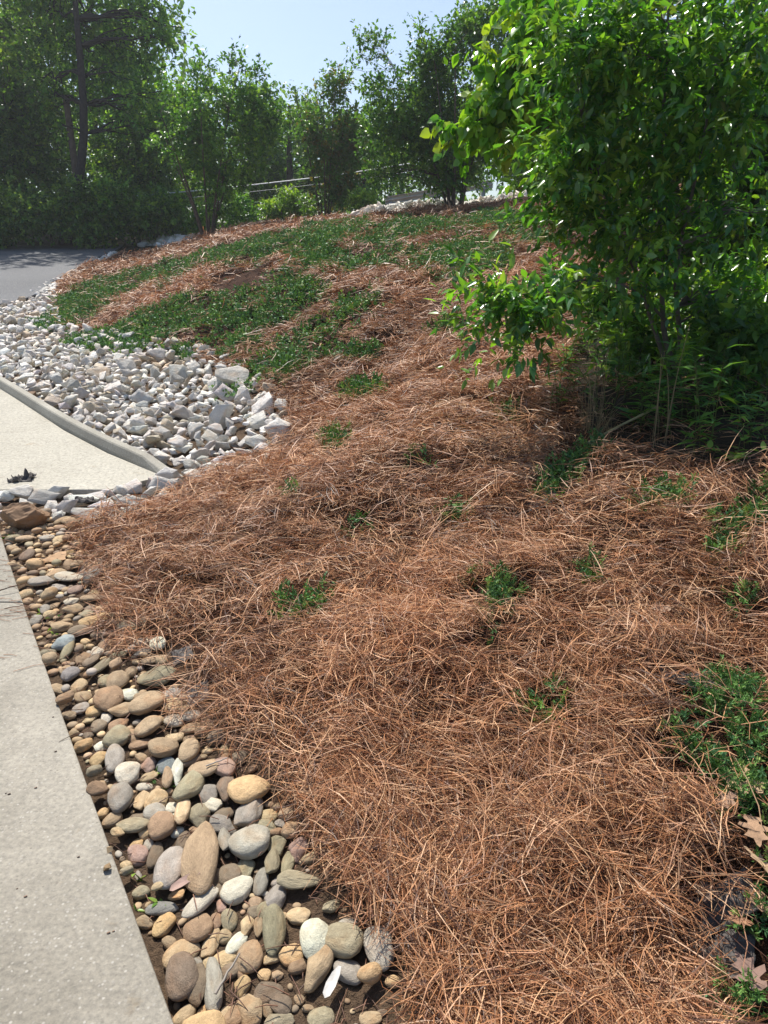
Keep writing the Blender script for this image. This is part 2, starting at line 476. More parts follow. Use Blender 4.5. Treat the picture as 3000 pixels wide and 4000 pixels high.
o = slab('road', road_poly, .03, M['asphalt'], None, .0, .8, 'structure', 0)
tag(o, 'grey asphalt road curving up round the bank', 'road')
ds = slab('road_apron', [(-14.02, 4.49), (-14.02, 11.3), (-32, 10.4), (-32, 4.4)], .03, M['asphalt'], None, -.004, .8, 'structure', 0)
tag(ds, 'grey asphalt beside the concrete drive', 'road')

# ------------------------------------------------------------------ stones
def ico(sub):
    bm = bmesh.new(); bmesh.ops.create_icosphere(bm, subdivisions=sub, radius=1)
    V = np.array([v.co[:] for v in bm.verts]); Fc = np.array([[v.index for v in f.verts] for f in bm.faces]); bm.free(); return V, Fc
ICO2, ICO3 = ico(2), ico(3)
def n3(p, sc, seed): return mnoise.noise(Vector(p) * sc + Vector((seed * 3.1, seed * 7.7, seed * 1.3)))
def river_shape(seed, kind):
    """a worn river stone, unit half axes; kind: 0 ovoid, 1 flat, 2 blunt angular"""
    rg = np.random.default_rng(100 + seed)
    V, Fc = ICO3[0].copy(), ICO3[1]
    if kind == 1: V = np.sign(V) * np.abs(V) ** np.array([.92, .92, .72])
    elif kind == 2:
        for _ in range(9):
            n = rg.normal(size=3); n /= np.linalg.norm(n); d = rg.uniform(.62, .88)
            h = V @ n - d; k = h > 0; V[k] -= (h[k] * .88)[:, None] * n
    V[:, 0] *= 1 + .22 * rg.uniform(-1, 1) * V[:, 1]; V[:, 1] *= 1 + .2 * rg.uniform(-1, 1) * V[:, 0]
    amp = .13 if kind < 2 else .15
    V = np.array([v * (1 + amp * n3(v, 1.15, seed) + .04 * n3(v, 3.1, seed + 9)) for v in V])
    V /= np.abs(V).max(0)
    mb = MB(); mb.add(V, Fc); me = mb.mesh('river_stone'); me.materials.append(M['river']); return me
RIVER = [[river_shape(s + 20 * k, k) for s in range(5)] for k in range(3)]
def rock_arrays(seed, sub=2, amp=.045):
    """a broken quarry rock: the hull of a few random points, edges chipped, faces roughened"""
    rg = np.random.default_rng(500 + seed); bm = bmesh.new()
    for _ in range(int(rg.integers(8, 14))):
        p = rg.normal(0, 1, 3); p /= np.abs(p).max() ** .75 * np.linalg.norm(p) ** .25; bm.verts.new(p * rg.uniform(.78, 1.0))
    res = bmesh.ops.convex_hull(bm, input=bm.verts[:])
    bmesh.ops.delete(bm, geom=[v for v in bm.verts if not v.link_faces], context='VERTS')
    bmesh.ops.dissolve_limit(bm, angle_limit=.22, verts=bm.verts[:], edges=bm.edges[:])
    bmesh.ops.bevel(bm, geom=bm.edges[:], offset=.022, segments=1, affect='EDGES')
    bmesh.ops.triangulate(bm, faces=bm.faces[:])
    if sub == 3:
        for lim_ in (.5, .3):
            bmesh.ops.subdivide_edges(bm, edges=[e for e in bm.edges if e.calc_length() > lim_], cuts=1)
            bmesh.ops.triangulate(bm, faces=bm.faces[:])
    V = np.array([v.co[:] for v in bm.verts]); bm.verts.index_update(); Fc = np.array([[v.index for v in f.verts] for f in bm.faces]); bm.free()
    V = np.array([v * (1 + amp * n3(v, 2.1, seed) + amp * .9 * n3(v, 6.3, seed + 4)) for v in V])
    V -= (V.max(0) + V.min(0)) / 2; V /= np.abs(V).max(0)
    return V, Fc
def lump(seed):
    rg = np.random.default_rng(seed); V, Fc = ico(4); V = V * 1.2
    for _ in range(8):
        n = rg.normal(size=3); n /= np.linalg.norm(n); h = V @ n - rg.uniform(.55, .85); k = h > 0; V[k] -= (h[k] * .9)[:, None] * n
    V = np.array([v * (1 + .12 * n3(v, 1.7, seed % 50) + .07 * n3(v, 4.3, seed % 50) + .035 * n3(v, 10, seed % 50)) for v in V])
    V -= (V.max(0) + V.min(0)) / 2; return V / np.abs(V).max(0), Fc
ROCKV = [rock_arrays(s, 3 if s < 9 else 2) for s in range(16)]
def rock_mesh(k):
    mb = MB(); mb.add(*ROCKV[k]); me = mb.mesh('white_rock', True); me.materials.append(M['white_rock']); return me
ROCKS = [rock_mesh(k) for k in range(16)]

PAL = {'t': ('tan', (.36, .265, .165)), 'g': ('grey', (.315, .285, .24)), 'o': ('orange', (.50, .345, .185)), 'w': ('cream', (.58, .53, .42)),
       'k': ('dark', (.215, .165, .115)), 'y': ('yellowish', (.47, .36, .215)), 'b': ('bluish', (.24, .27, .27)), 'p': ('pinkish', (.34, .235, .185)),
       'l': ('olive', (.285, .25, .165)), 'n': ('brown', (.29, .195, .12)), 's': ('slate', (.21, .195, .18))}
# stones that can be told apart in the photograph: x, y, length, breadth, tilt, colour (two enlarged views of the strip)
Z7 = '''430 70 74 68 0 o;502 82 105 75 75 g;560 150 100 85 0 w;712 45 120 80 0 t;820 50 95 70 30 t;815 85 110 50 15 k;640 105 70 62 0 p;720 112 80 65 20 b;645 155 75 36 5 y;
628 195 82 36 8 w;728 170 85 44 80 t;770 160 100 46 80 w;828 195 150 85 35 l;880 130 140 70 -20 t;975 130 105 80 -35 p;1080 215 168 128 0 o;975 215 110 74 80 k;905 225 85 75 -40 g;
918 268 100 62 -35 w;528 262 112 100 60 g;612 250 88 66 50 y;680 255 96 68 20 y;672 312 90 80 0 g;748 292 56 48 0 w;738 325 62 34 0 w;795 310 130 62 75 y;860 325 98 92 0 l;
965 318 98 52 0 k;1075 320 155 98 40 g;1160 318 88 52 0 y;1138 378 112 66 -5 l;590 325 84 52 0 k;580 372 132 66 -10 l;640 385 102 62 0 y;705 385 116 96 20 n;770 400 56 42 0 w;
968 375 118 72 -25 g;865 378 84 36 0 n;975 448 108 58 95 g;1082 458 168 126 0 g;1198 465 82 76 0 l;1288 475 92 78 30 p;870 520 275 148 75 t;738 555 165 112 60 g;795 440 92 62 60 k;
600 488 86 70 -25 p;590 440 54 36 0 o;675 490 104 62 60 k;1178 540 118 64 75 l;1245 525 104 54 70 l;1065 560 78 76 0 l;998 575 94 90 0 k;940 585 70 62 90 n;1130 610 104 62 70 g;
1025 645 138 98 20 w;1290 625 178 76 -8 l;1185 685 114 88 60 g;950 635 64 60 0 k;600 585 42 28 90 g;700 720 134 56 -10 s;770 675 74 48 0 o;870 715 165 64 30 w;715 790 108 74 35 o;
858 803 122 108 0 n;938 780 68 52 90 n;995 778 76 68 90 l;1065 790 88 54 60 y;1105 740 64 52 0 k;1145 740 68 62 0 l;1120 800 78 44 85 t;1190 840 174 94 85 l;1210 750 68 36 0 y;
1295 770 104 64 0 y;1430 725 88 62 30 l;1505 790 92 68 0 g;1370 865 142 132 90 w;1485 885 164 118 -15 l;1640 905 172 116 -60 g;910 870 124 64 50 y;1025 865 118 64 40 w;975 845 54 50 0 y;
780 915 154 98 20 t;965 940 124 64 10 y;1080 922 116 110 90 t;1260 930 104 78 0 o;1290 985 88 62 15 n;1370 1010 168 94 50 y;1505 995 128 88 -20 g;795 1035 166 132 85 k;860 1080 144 86 80 k;
930 1080 194 78 85 g;1045 1075 78 66 40 o;1155 1085 132 84 5 k;1000 1010 84 54 0 k;1080 1160 124 104 -40 t;1150 1155 94 54 -70 t;1215 1145 104 74 -30 k;985 1170 84 54 20 y;1030 1195 134 74 20 n;
1205 1200 124 64 0 l;1390 1200 114 84 0 l;1600 1205 94 54 0 t;1145 1010 58 42 0 o;900 960 58 44 90 y;850 960 62 48 90 g;1105 690 54 48 0 t;960 720 54 40 90 p'''
Z5 = '''475 935 125 92 20 n;640 945 152 92 0 t;680 835 158 78 -5 l;515 855 92 72 20 t;750 950 78 58 0 y;755 1015 82 66 0 w;830 995 72 52 0 g;530 985 112 62 -10 t;560 905 84 52 0 w;
740 900 84 46 0 g;685 690 72 66 90 w;625 720 88 38 15 g;510 740 82 48 0 l;400 765 84 38 40 k;440 795 94 38 30 l;460 840 64 58 0 l;290 795 64 60 40 t;310 830 78 66 20 s;345 868 78 58 30 t;
360 908 68 44 0 t;350 958 72 52 15 g;410 975 64 60 0 o;460 1000 54 52 0 w;390 1015 64 44 0 y;430 1035 64 60 0 k;515 1030 82 58 0 n;645 1050 118 78 0 t;575 1085 66 58 -40 t;515 1100 108 78 10 l;
745 1095 94 62 0 y;825 1045 94 48 0 t;440 1125 74 48 0 w;385 1080 52 42 90 k;610 1125 94 44 0 n;275 690 94 62 0 b;298 722 94 38 50 l;575 620 114 62 0 l;600 580 74 44 0 w;455 565 68 44 0 o;
378 562 54 50 0 l;585 545 104 44 0 t;410 600 114 44 0 o;410 495 114 38 -5 t;305 408 114 46 -15 w;245 393 84 58 0 t;480 435 104 44 -10 t;125 310 70 42 35 k;305 345 54 50 0 n;310 300 50 40 0 y;
350 345 84 44 0 t;355 640 104 54 0 k;470 695 78 52 0 n;540 675 74 44 0 t;425 715 58 46 0 w;365 745 68 48 0 n;620 670 74 44 0 w;265 620 94 44 0 t;235 650 60 30 0 n;460 520 64 42 0 l;190 425 114 44 0 g;
440 640 84 48 0 k;660 765 120 40 0 t;330 450 70 40 10 p;255 435 60 40 0 g;540 455 70 38 0 t;230 525 70 36 0 t;305 500 66 36 0 w;530 530 70 36 0 t;200 545 60 40 80 g;270 160 70 34 10 t;300 160 60 40 -20 t;110 240 70 32 5 t;205 225 60 36 0 g;150 400 60 32 0 t'''
stones = []       # (x, y, a, b, c, yaw, colour code, shape kind, from the photograph?)
def add_px(px, py, ln, br, ang, code):
    """an outline measured in the photograph -> a stone lying on the ground"""
    p = ground(px, py + .22 * br)
    d = math.sqrt(p.x ** 2 + p.y ** 2 + (CZ - p.z) ** 2)
    dep = p.y * CP - (p.z - CZ) * SP
    k = dep / F
    th = math.asin((CZ - p.z) / d)
    a, b = ln / 2 * k * 1.1, br / 2 * k * 1.1
    c = .58 * b
    t = math.radians(ang)
    R = np.array([[math.cos(t), -math.sin(t)], [math.sin(t), math.cos(t)]])
    Mx = R @ np.diag([a * a, b * b]) @ R.T
    myy = Mx[1, 1]; red = min((c * math.cos(th)) ** 2, .6 * myy)
    f = math.sqrt((myy - red) / myy) / math.sin(th)
    f = min(f, 1.5)
    D = np.diag([1, f]); Mx = D @ Mx @ D
    w, U = np.linalg.eigh(Mx)
    yaw = math.atan2(U[1, 1], U[0, 1]) + math.atan2(-p.x, p.y)
    stones.append([p.x, p.y, math.sqrt(w[1]), math.sqrt(w[0]), c, yaw, code, int(RNG.choice([0, 0, 1, 1, 2, 2])), True])
for txt, oy in ((Z7, 2900), (Z5, 1900)):
    for t in txt.replace('\n', '').split(';'):
        u, v, ln, br, an, code = t.split()
        add_px(float(u) * .9042, oy + float(v) * .9042, float(ln) * .9042, float(br) * .9042, float(an), code)
NOTABLE = len(stones)
strip_poly = [(.5, -.4)] + [(walk_x(y) + .02, y) for y in np.arange(-.3, 4.2, .2)] + [(-2.5, 4.25), (-2.35, 4.2), (-1.9, 4.05), (-1.55, 4.02), (-1.5, 3.9)] + [(x - .015, y) for x, y in FOOT[:13]][::-1] + [(.5, .3)]
def fill_strip():
    occ = [(s[0], s[1], math.sqrt(s[2] * s[3])) for s in stones]
    ox = np.array([o[0] for o in occ]); oy = np.array([o[1] for o in occ]); orr = np.array([o[2] for o in occ])
    fx, fy, fr = list(ox), list(oy), list(orr)
    fx = np.array(fx); fy = np.array(fy); fr = np.array(fr)
    for rlo, rhi, tries, ov in ((.036, .05, 1200, .88), (.024, .036, 6000, .84), (.014, .024, 18000, .8), (.006, .014, 9000, .8)):
        xs = RNG.uniform(-2.6, .5, tries); ys = RNG.uniform(-.3, 4.25, tries); ok = inside(xs, ys, strip_poly)
        bare = inside(xs, ys, [(-.12, 1.33), (.05, 1.2), (.12, .9), (-.1, .95), (-.22, 1.2)])
        for x, y, o, br in zip(xs, ys, ok, bare):
            if not o or (br and rlo > .01 and RNG.random() < .8): continue
            r = RNG.uniform(rlo, rhi)
            if np.any(np.hypot(fx - x, fy - y) < (fr + r) * ov): continue
            e = RNG.uniform(1.05, 1.6); q = math.sqrt(e)
            cc = RNG.choice(list('ttttttlggkkyyynnnott'))
            stones.append([x, y, r * q, r / q, r * RNG.uniform(.45, .7), RNG.uniform(0, math.pi), cc, int(RNG.choice([0, 1, 1, 2])), False])
            fx = np.append(fx, x); fy = np.append(fy, y); fr = np.append(fr, r)
fill_strip()
SIZES = lambda L: 'big' if L > .15 else 'midsize' if L > .095 else 'small' if L > .062 else 'tiny'
def ordinal(k, n):
    if n == 2: return ('lower of two', 'upper of two')[k]
    w = 'lowest second third fourth fifth sixth seventh eighth ninth tenth eleventh twelfth thirteenth fourteenth fifteenth sixteenth seventeenth eighteenth nineteenth twentieth'.split()
    if k == 0: return 'lowest of %d' % n
    if k == n - 1: return 'highest of %d' % n
    return (w[k] if k < len(w) else '%dth' % (k + 1)) + ' up of %d' % n
def settle_labels(items):
    """items: (object, phrase, place phrase, depth order) -> labels that differ"""
    by = {}
    for it in items: by.setdefault((it[1], it[2]), []).append(it)
    for (a, b), L in by.items():
        L.sort(key=lambda i: i[3])
        for k, it in enumerate(L):
            it[0]['label'] = '%s %s' % (a, b) + ('' if len(L) == 1 else ', ' + ordinal(k, len(L)))
def build_river():
    order = sorted(range(len(stones)), key=lambda i: (not stones[i][8], -stones[i][2] / math.hypot(stones[i][0], stones[i][1])) if stones[i][1] > .8 else (True, 0))
    solo = set(order[:300])
    small = MB(); items = []
    big = stones[42]
    for i, (x, y, a, b, c, yaw, code, kd, hand) in enumerate(stones):
        z = Hs(x, y)
        v = RNG.uniform(.9, 1.28); tint = RNG.normal(0, .012, 3)
        colr = np.clip(np.array(PAL[code][1]) * v * (1 + tint), .02, .62)
        tx, ty = RNG.normal(0, .12, 2)
        if hand and a > .05: z += .016
        if not hand and i % 5 == 0 and a > .02: z += .028; tx *= 2.2; ty *= 2.2
        if i in solo:
            o = bpy.data.objects.new('river_stone', RIVER[kd][i % 5]); link(o)
            o.location = (x, y, z + c * .62); o.scale = (a, b, c); o.rotation_euler = (tx, ty, yaw)
            o.color = (*colr, 1)
            tag(o, None, 'stone', 'river stones in the strip beside the walk')
            e = x - walk_x(y); wd = float(dist(np.array([x]), np.array([y]), FOOT, False)[0])
            where = 'by the walk' if e < .13 else 'by the straw' if wd < .14 else 'mid strip'
            px, py = pix(x, y, z)
            band = ('at the strip bottom' if py > 3750 else 'below the tan slab' if py > 3480 else 'beside the tan slab' if py > 3230
                    else 'level with the orange stone' if py > 3000 else 'above the orange stone' if py > 2780 else 'halfway up' if py > 2560
                    else 'below the walk joint' if py > 2330 else 'above the walk joint' if py > 2180 else 'near the rusty boulder')
            asp = a / b
            shp = 'round' if asp < 1.2 else 'oval' if asp < 1.65 else 'long'
            if i == 42: o['label'] = 'long tan slab, the biggest stone in the strip'
            elif i == 15: o['label'] = 'big rounded orange stone where the strip meets the straw'
            else: items.append((o, '%s %s %s stone' % (SIZES(2 * a), PAL[code][0], shp), where + ', ' + band, -py))
        else:
            V, Fc = ICO2
            ca, sa = math.cos(yaw), math.sin(yaw)
            W = V * np.array([a, b, c]); W = np.stack([W[:, 0] * ca - W[:, 1] * sa, W[:, 0] * sa + W[:, 1] * ca, W[:, 2]], 1)
            W += np.array([x, y, z + c * .5])
            small.add(W, Fc, colr)
    settle_labels(items)
    o = small.build('river_pebbles', M['river'])
    tag(o, 'small river pebbles filling the gaps between the bigger stones', 'pebbles', kind='stuff')
build_river()

# ------------------------------------------------------------------ white quarry rocks
rock_zone = [(-1.42, 4.93), (-1.7, 5.15), (-2.0, 5.4), (-2.57, 5.98), (-3.25, 6.75), (-3.78, 7.34), (-4.8, 8.4), (-6.0, 9.5), (-7.8, 10.6), (-9.4, 11.3),
             (-9.3, 11.55), (-7.1, 12.1), (-6.4, 12.7), (-6.35, 13.4), (-6.4, 14.3), (-6.15, 14.0)] + FOOT[16:25][::-1]
row_zone = [(-3.2, 4.1), (-2.45, 4.12), (-1.75, 4.0), (-1.42, 3.98), (-1.27, 4.12), (-1.12, 4.55), (-.72, 4.9), (-1.4, 4.95), (-1.55, 4.75), (-1.8, 4.5), (-2.6, 4.46), (-3.2, 4.47)]
rocks = []
def rock_px(px, py, w, h, shade, drop=.3):
    p = ground(px, py + drop * h); dep = p.y * CP - (p.z - CZ) * SP; k = dep / F
    rocks.append([p.x, p.y, w / 2 * k, min(w * .8, h * 1.15) / 2 * k, h / 2 * k * 1.05, RNG.uniform(-.3, .3), shade, True, 0])
for t in ((910, 1490, 130, 95, 'g'), (860, 1500, 95, 80, 'w'), (955, 1560, 75, 70, 'w'), (1035, 1590, 110, 85, 'w'), (1090, 1690, 120, 95, 'w'), (870, 1640, 100, 110, 'w'), (1010, 1650, 90, 70, 'w'), (890, 1545, 90, 70, 'w'),
          (1000, 1740, 80, 60, 'w'), (755, 1450, 70, 60, 'g'), (700, 1470, 75, 70, 'g'), (640, 1700, 85, 60, 'w'), (620, 1400, 60, 60, 'g'), (770, 1690, 75, 60, 'g'), (905, 1840, 95, 50, 'w'), (790, 1790, 80, 60, 'g'),
          (360, 1600, 75, 55, 't'), (450, 1520, 80, 50, 'w'), (390, 1470, 85, 55, 't'), (500, 1440, 70, 60, 'g'), (540, 1800, 80, 60, 'w'), (720, 1620, 95, 55, 'g'), (560, 1560, 80, 60, 'w'), (300, 1520, 70, 55, 'g'),
          (95, 1935, 85, 55, 'w'), (178, 1950, 110, 65, 'g'), (240, 1930, 90, 50, 'w'), (330, 1965, 130, 45, 'w'), (275, 1990, 90, 50, 'w'), (345, 2025, 115, 55, 'w'), (415, 1992, 130, 55, 'w'), (500, 2025, 90, 45, 'w'),
          (535, 1970, 130, 45, 'w'), (550, 2000, 110, 45, 'w'), (640, 1965, 75, 50, 'w'), (590, 1935, 80, 45, 'w'), (480, 1925, 70, 45, 'w'), (380, 1950, 100, 40, 'w'), (520, 1910, 90, 55, 'w'), (30, 1950, 60, 45, 'w'), (640, 1900, 110, 60, 'w'), (700, 1985, 75, 45, 'w'), (425, 1935, 70, 32, 'w'), (610, 2010, 70, 40, 'w'), (660, 1860, 90, 60, 'w')):
    rock_px(*t)
def fill_rocks():
    for layer in range(2):
        fx = np.array([r[0] for r in rocks]) if layer == 0 else np.zeros(0); fy = np.array([r[1] for r in rocks]) if layer == 0 else np.zeros(0)
        fr = np.array([math.sqrt(r[2] * r[3]) for r in rocks]) if layer == 0 else np.zeros(0)
        hx = np.array([r[0] for r in rocks if r[7]]); hy = np.array([r[1] for r in rocks if r[7]]); hr = np.array([math.sqrt(r[2] * r[3]) for r in rocks if r[7]])
        passes = ((.062, .078, 500, .95), (.044, .062, 6000, .88), (.031, .044, 11000, .85), (.02, .031, 9000, .85)) if layer == 0 else ((.045, .07, 2000, 1.1), (.032, .045, 3000, 1.05))
        for rlo, rhi, tries, ov in passes:
            xs = RNG.uniform(-9.5, -.6, tries); ys = RNG.uniform(3.9, 14.4, tries); ok = inside(xs, ys, rock_zone)
            ok2 = inside(xs, ys, row_zone)
            for x, y, o, o2 in zip(xs, ys, ok, ok2):
                if not (o or (o2 and layer == 0)): continue
                if o2 and not o and rlo > .065: continue
                r = RNG.uniform(rlo, rhi)
                if len(fx) and np.any(np.hypot(fx - x, fy - y) < (fr + r) * ov): continue
                if layer and np.any(np.hypot(hx - x, hy - y) < (hr + r) * .8): continue
                e = math.sqrt(RNG.uniform(1.0, 1.7))
                rocks.append([x, y, r * e, r / e, r * RNG.uniform(.55, .85), RNG.uniform(0, 6.28), RNG.choice(list('wwwwwwwgt')), False, layer])
                fx = np.append(fx, x); fy = np.append(fy, y); fr = np.append(fr, r)
fill_rocks()
SH = {'w': ('white', (.73, .695, .635)), 'g': ('grey', (.52, .495, .45)), 't': ('tan', (.55, .48, .37)), 's': ('dark grey', (.16, .16, .155))}
def rot_small(rx, ry, rz):
    return np.array(Matrix.Rotation(rz, 3, 'Z') @ Matrix.Rotation(ry, 3, 'Y') @ Matrix.Rotation(rx, 3, 'X'))
def build_rocks():
    order = sorted(range(len(rocks)), key=lambda i: -(rocks[i][2] * (1.6 if rocks[i][7] else 1) * (1.15 if rocks[i][8] else 1)) / math.hypot(rocks[i][0], rocks[i][1]) if abs(rocks[i][0]) / rocks[i][1] < .56 else 0)
    solo = set(order[:300]); rest = MB(); items = []
    for i, (x, y, a, b, c, yaw, sh, hand, layer) in enumerate(rocks):
        z = Hs(x, y) + c * .55 + (.055 if layer else 0) + (.02 if hand else 0)
        colr = np.clip(np.array(SH[sh][1]) * RNG.uniform(.88, 1.1) * (1 + RNG.normal(0, .015, 3)), .05, .78)
        tx, ty = RNG.normal(0, .3 if not hand else .1, 2)
        k = int(RNG.integers(0, 9)) if i in solo else int(RNG.integers(9, 16))
        if i in solo:
            o = bpy.data.objects.new('white_rock', ROCKS[k]); link(o)
            o.location = (x, y, z); o.scale = (a, b, c); o.rotation_euler = (tx, ty, yaw); o.color = (*colr, 1)
            tag(o, None, 'rock', 'broken quarry rocks beside the drive')
            px, py = pix(x, y, z)
            kd = float(dist(np.array([x]), np.array([y]), KERB, False)[0]); fd = float(dist(np.array([x]), np.array([y]), FOOT, False)[0])
            if y < 4.75: where = 'in the row before the drive' + (' near the boulder' if px < 260 else ' near the straw' if px > 560 else '')
            elif y > 10.5: where = 'in the far neck by the road'
            else: where = ('by the kerb' if kd < .5 else 'along the straw edge' if fd < .45 else 'mid bed') + (', far up the bed' if y > 8.4 else ', halfway up the bed' if y > 6.6 else ', low in the bed')
            L = 2 * max(a, b)
            sz = 'large' if L > .2 else 'midsize' if L > .14 else 'small'
            shp = 'slab' if c < .5 * b else 'wedge' if a > 1.4 * b else 'block'
            items.append((o, '%s %s %s' % (sz, SH[sh][0], shp), where, -py))
        else:
            V, Fc = ROCKV[k]
            W = (V * np.array([a, b, c])) @ rot_small(tx, ty, yaw).T + np.array([x, y, z])
            rest.add(W, Fc, colr)
    settle_labels(items)
    o = rest.build('quarry_rubble', M['white_rock'], flat=True)
    tag(o, 'smaller white quarry rubble packed between the larger rocks', 'rubble', kind='stuff')
build_rocks()
def far_rubble(name, label, path, width, n, r0, r1, pile):
    mb = MB(); P = np.array(path)
    for _ in range(n):
        t = RNG.uniform(0, len(P) - 1.001); i = int(t); p = P[i] + (P[i + 1] - P[i]) * (t - i)
        off = RNG.normal(0, .4); x = p[0] + RNG.uniform(-.15, .15); y = p[1] + off * width
        r = RNG.uniform(r0, r1); z = Hs(x, y) + pile * max(0, 1 - abs(off)) * RNG.random() + r * .3
        V, Fc = ROCKV[int(RNG.integers(9, 16))]
        W = (V * np.array([r * 1.3, r, r * .75])) @ rot_small(*RNG.normal(0, .4, 2), RNG.uniform(0, 6.28)).T + np.array([x, y, z])
        mb.add(W, Fc, np.array(SH[RNG.choice(list('wwwg'))][1]) * RNG.uniform(.9, 1.1))
    tag(mb.build(name, M['white_rock'], flat=True), label, 'rocks', kind='stuff')
far_rubble('road_edge_rubble', 'thin line of white stones along the road edge', [(-6.5, 13.8), (-6.9, 15.8), (-7.4, 19), (-8.0, 22.5)], .10, 170, .03, .075, 0)
g0, g1, g2 = at(575, 925, 25.5), at(700, 905, 24.5), at(820, 893, 23.5)
far_rubble('road_end_rubble', 'heap of white rocks at the far end of the road', [g0[:2], g1[:2], g2[:2]], 1.0, 220, .06, .15, .10)

# ------------------------------------------------------------------ juniper mats and tufts
MATS = [
 [(125,700),(150,650),(200,620),(260,600),(330,590),(430,560),(520,535),(600,510),(700,490),(780,480),(775,500),(720,530),(640,545),(560,575),(440,575),(420,600),(350,610),(260,640),(200,665),(170,705)],
 [(205,735),(300,690),(400,650),(470,635),(560,615),(630,600),(640,625),(560,650),(530,680),(480,720),(390,735),(370,757),(260,742)],
 [(640,590),(700,555),(780,545),(820,510),(880,480),(910,490),(870,530),(830,560),(830,585),(760,580),(690,590)],
 [(900,570),(960,545),(1040,530),(1065,550),(1060,580),(1000,605),(940,590)],
 [(525,830),(560,800),(640,740),(720,700),(760,665),(780,670),(760,700),(700,745),(640,790),(560,825)],
 [(500,735),(560,690),(620,650),(670,620),(680,640),(620,680),(560,720),(520,745)],
 [(950,480),(1050,465),(1090,480),(1050,500),(960,500)], [(1090,470),(1160,470),(1210,500),(1150,530),(1090,510)],
 [(620,560),(700,535),(700,550),(650,570)], [(470,600),(560,580),(600,585),(540,605)]]
MATS = [gpoly(m, Q) for m in MATS]
def ell(cx, cy, w, h): return [(cx + w / 2 * math.cos(t), cy + h / 2 * math.sin(t)) for t in np.linspace(0, 6.283, 12)[:-1]]
TUFTS = [
 (ell(790,857,100,38), 'oval green juniper patch in the straw beside the largest white rocks'),
 (ell(915,1010,85,42), 'sparse green juniper patch in mid slope straw'),
 ([(1150,1095),(1170,1050),(1210,1010),(1280,970),(1310,985),(1250,1040),(1190,1090)], 'long diagonal juniper strip running down from the dark thicket'),
 (ell(1420,1096,72,42), 'compact juniper tuft below the thicket, above the right hand straw'),
 (ell(980,1145,48,34), 'small dark round juniper tuft alone in mid slope straw'),
 (ell(1095,910,54,30), 'small juniper tuft in straw, left of the dry grass stems'),
 (ell(1268,1260,66,42), 'compact dark juniper tuft at middle right of the straw'),
 (ell(645,1325,110,48), 'juniper patch half buried in straw above the lower stones'),
 ([(975,1310),(1030,1275),(1080,1265),(1110,1290),(1100,1330),(1060,1345),(1010,1330)], 'loose juniper patch with dark soil beside it in lower straw'),
 (ell(1040,1418,100,48), 'low juniper patch just below the loose one in the lower straw'),
 (ell(1175,1562,92,80), 'bright juniper tuft ringed by arching needles in the lower right straw'),
 ([(1530,1235),(1550,1160),(1610,1110),(1690,1080),(1690,1130),(1600,1170),(1565,1230)], 'narrow juniper strip at the right picture edge below the thicket'),
 (ell(1615,1335,100,56), 'bright yellow green juniper tuft at the right picture edge'),
 ([(1430,1625),(1480,1550),(1550,1490),(1620,1500),(1720,1560),(1720,1680),(1640,1640),(1600,1690),(1540,1735),(1475,1710),(1525,1650),(1480,1625)], 'broad open juniper patch at lower right among dead leaves'),
 ([(1560,1780),(1590,1720),(1650,1690),(1720,1720),(1720,1900),(1650,1930),(1600,1900),(1590,1840)], 'juniper clump at lower right between the dead oak leaves'),
 ([(1545,2240),(1560,2130),(1600,2060),(1660,1990),(1740,1960),(1760,2240)], 'juniper clump filling the bottom right corner'),
 (ell(770,1165,64,30), 'thin juniper sprigs showing through straw level with the rusty boulder'),
 (ell(400,774,44,28), 'little juniper tuft at the upper edge of the white rocks'),
 (ell(1000,828,36,24), 'tiny juniper sprig in the straw below the overhanging branch'),
 (ell(722,965,58,40), 'faint juniper sprigs in straw right of the lowest white rocks'),
 (ell(635,1088,46,34), 'faint juniper sprigs in the straw right of the drive end'),
 (ell(780,770,90,26), 'flat juniper patch in straw under the diagonal strip'),
 (ell(965,720,70,34), 'juniper patch under the tip of the overhanging branch'),
 (ell(1460,1700,60,70), 'juniper sprigs fringing the straw beside the lower right clump'),
]
TUFTP = [gpoly(t[0], Q) for t in TUFTS]
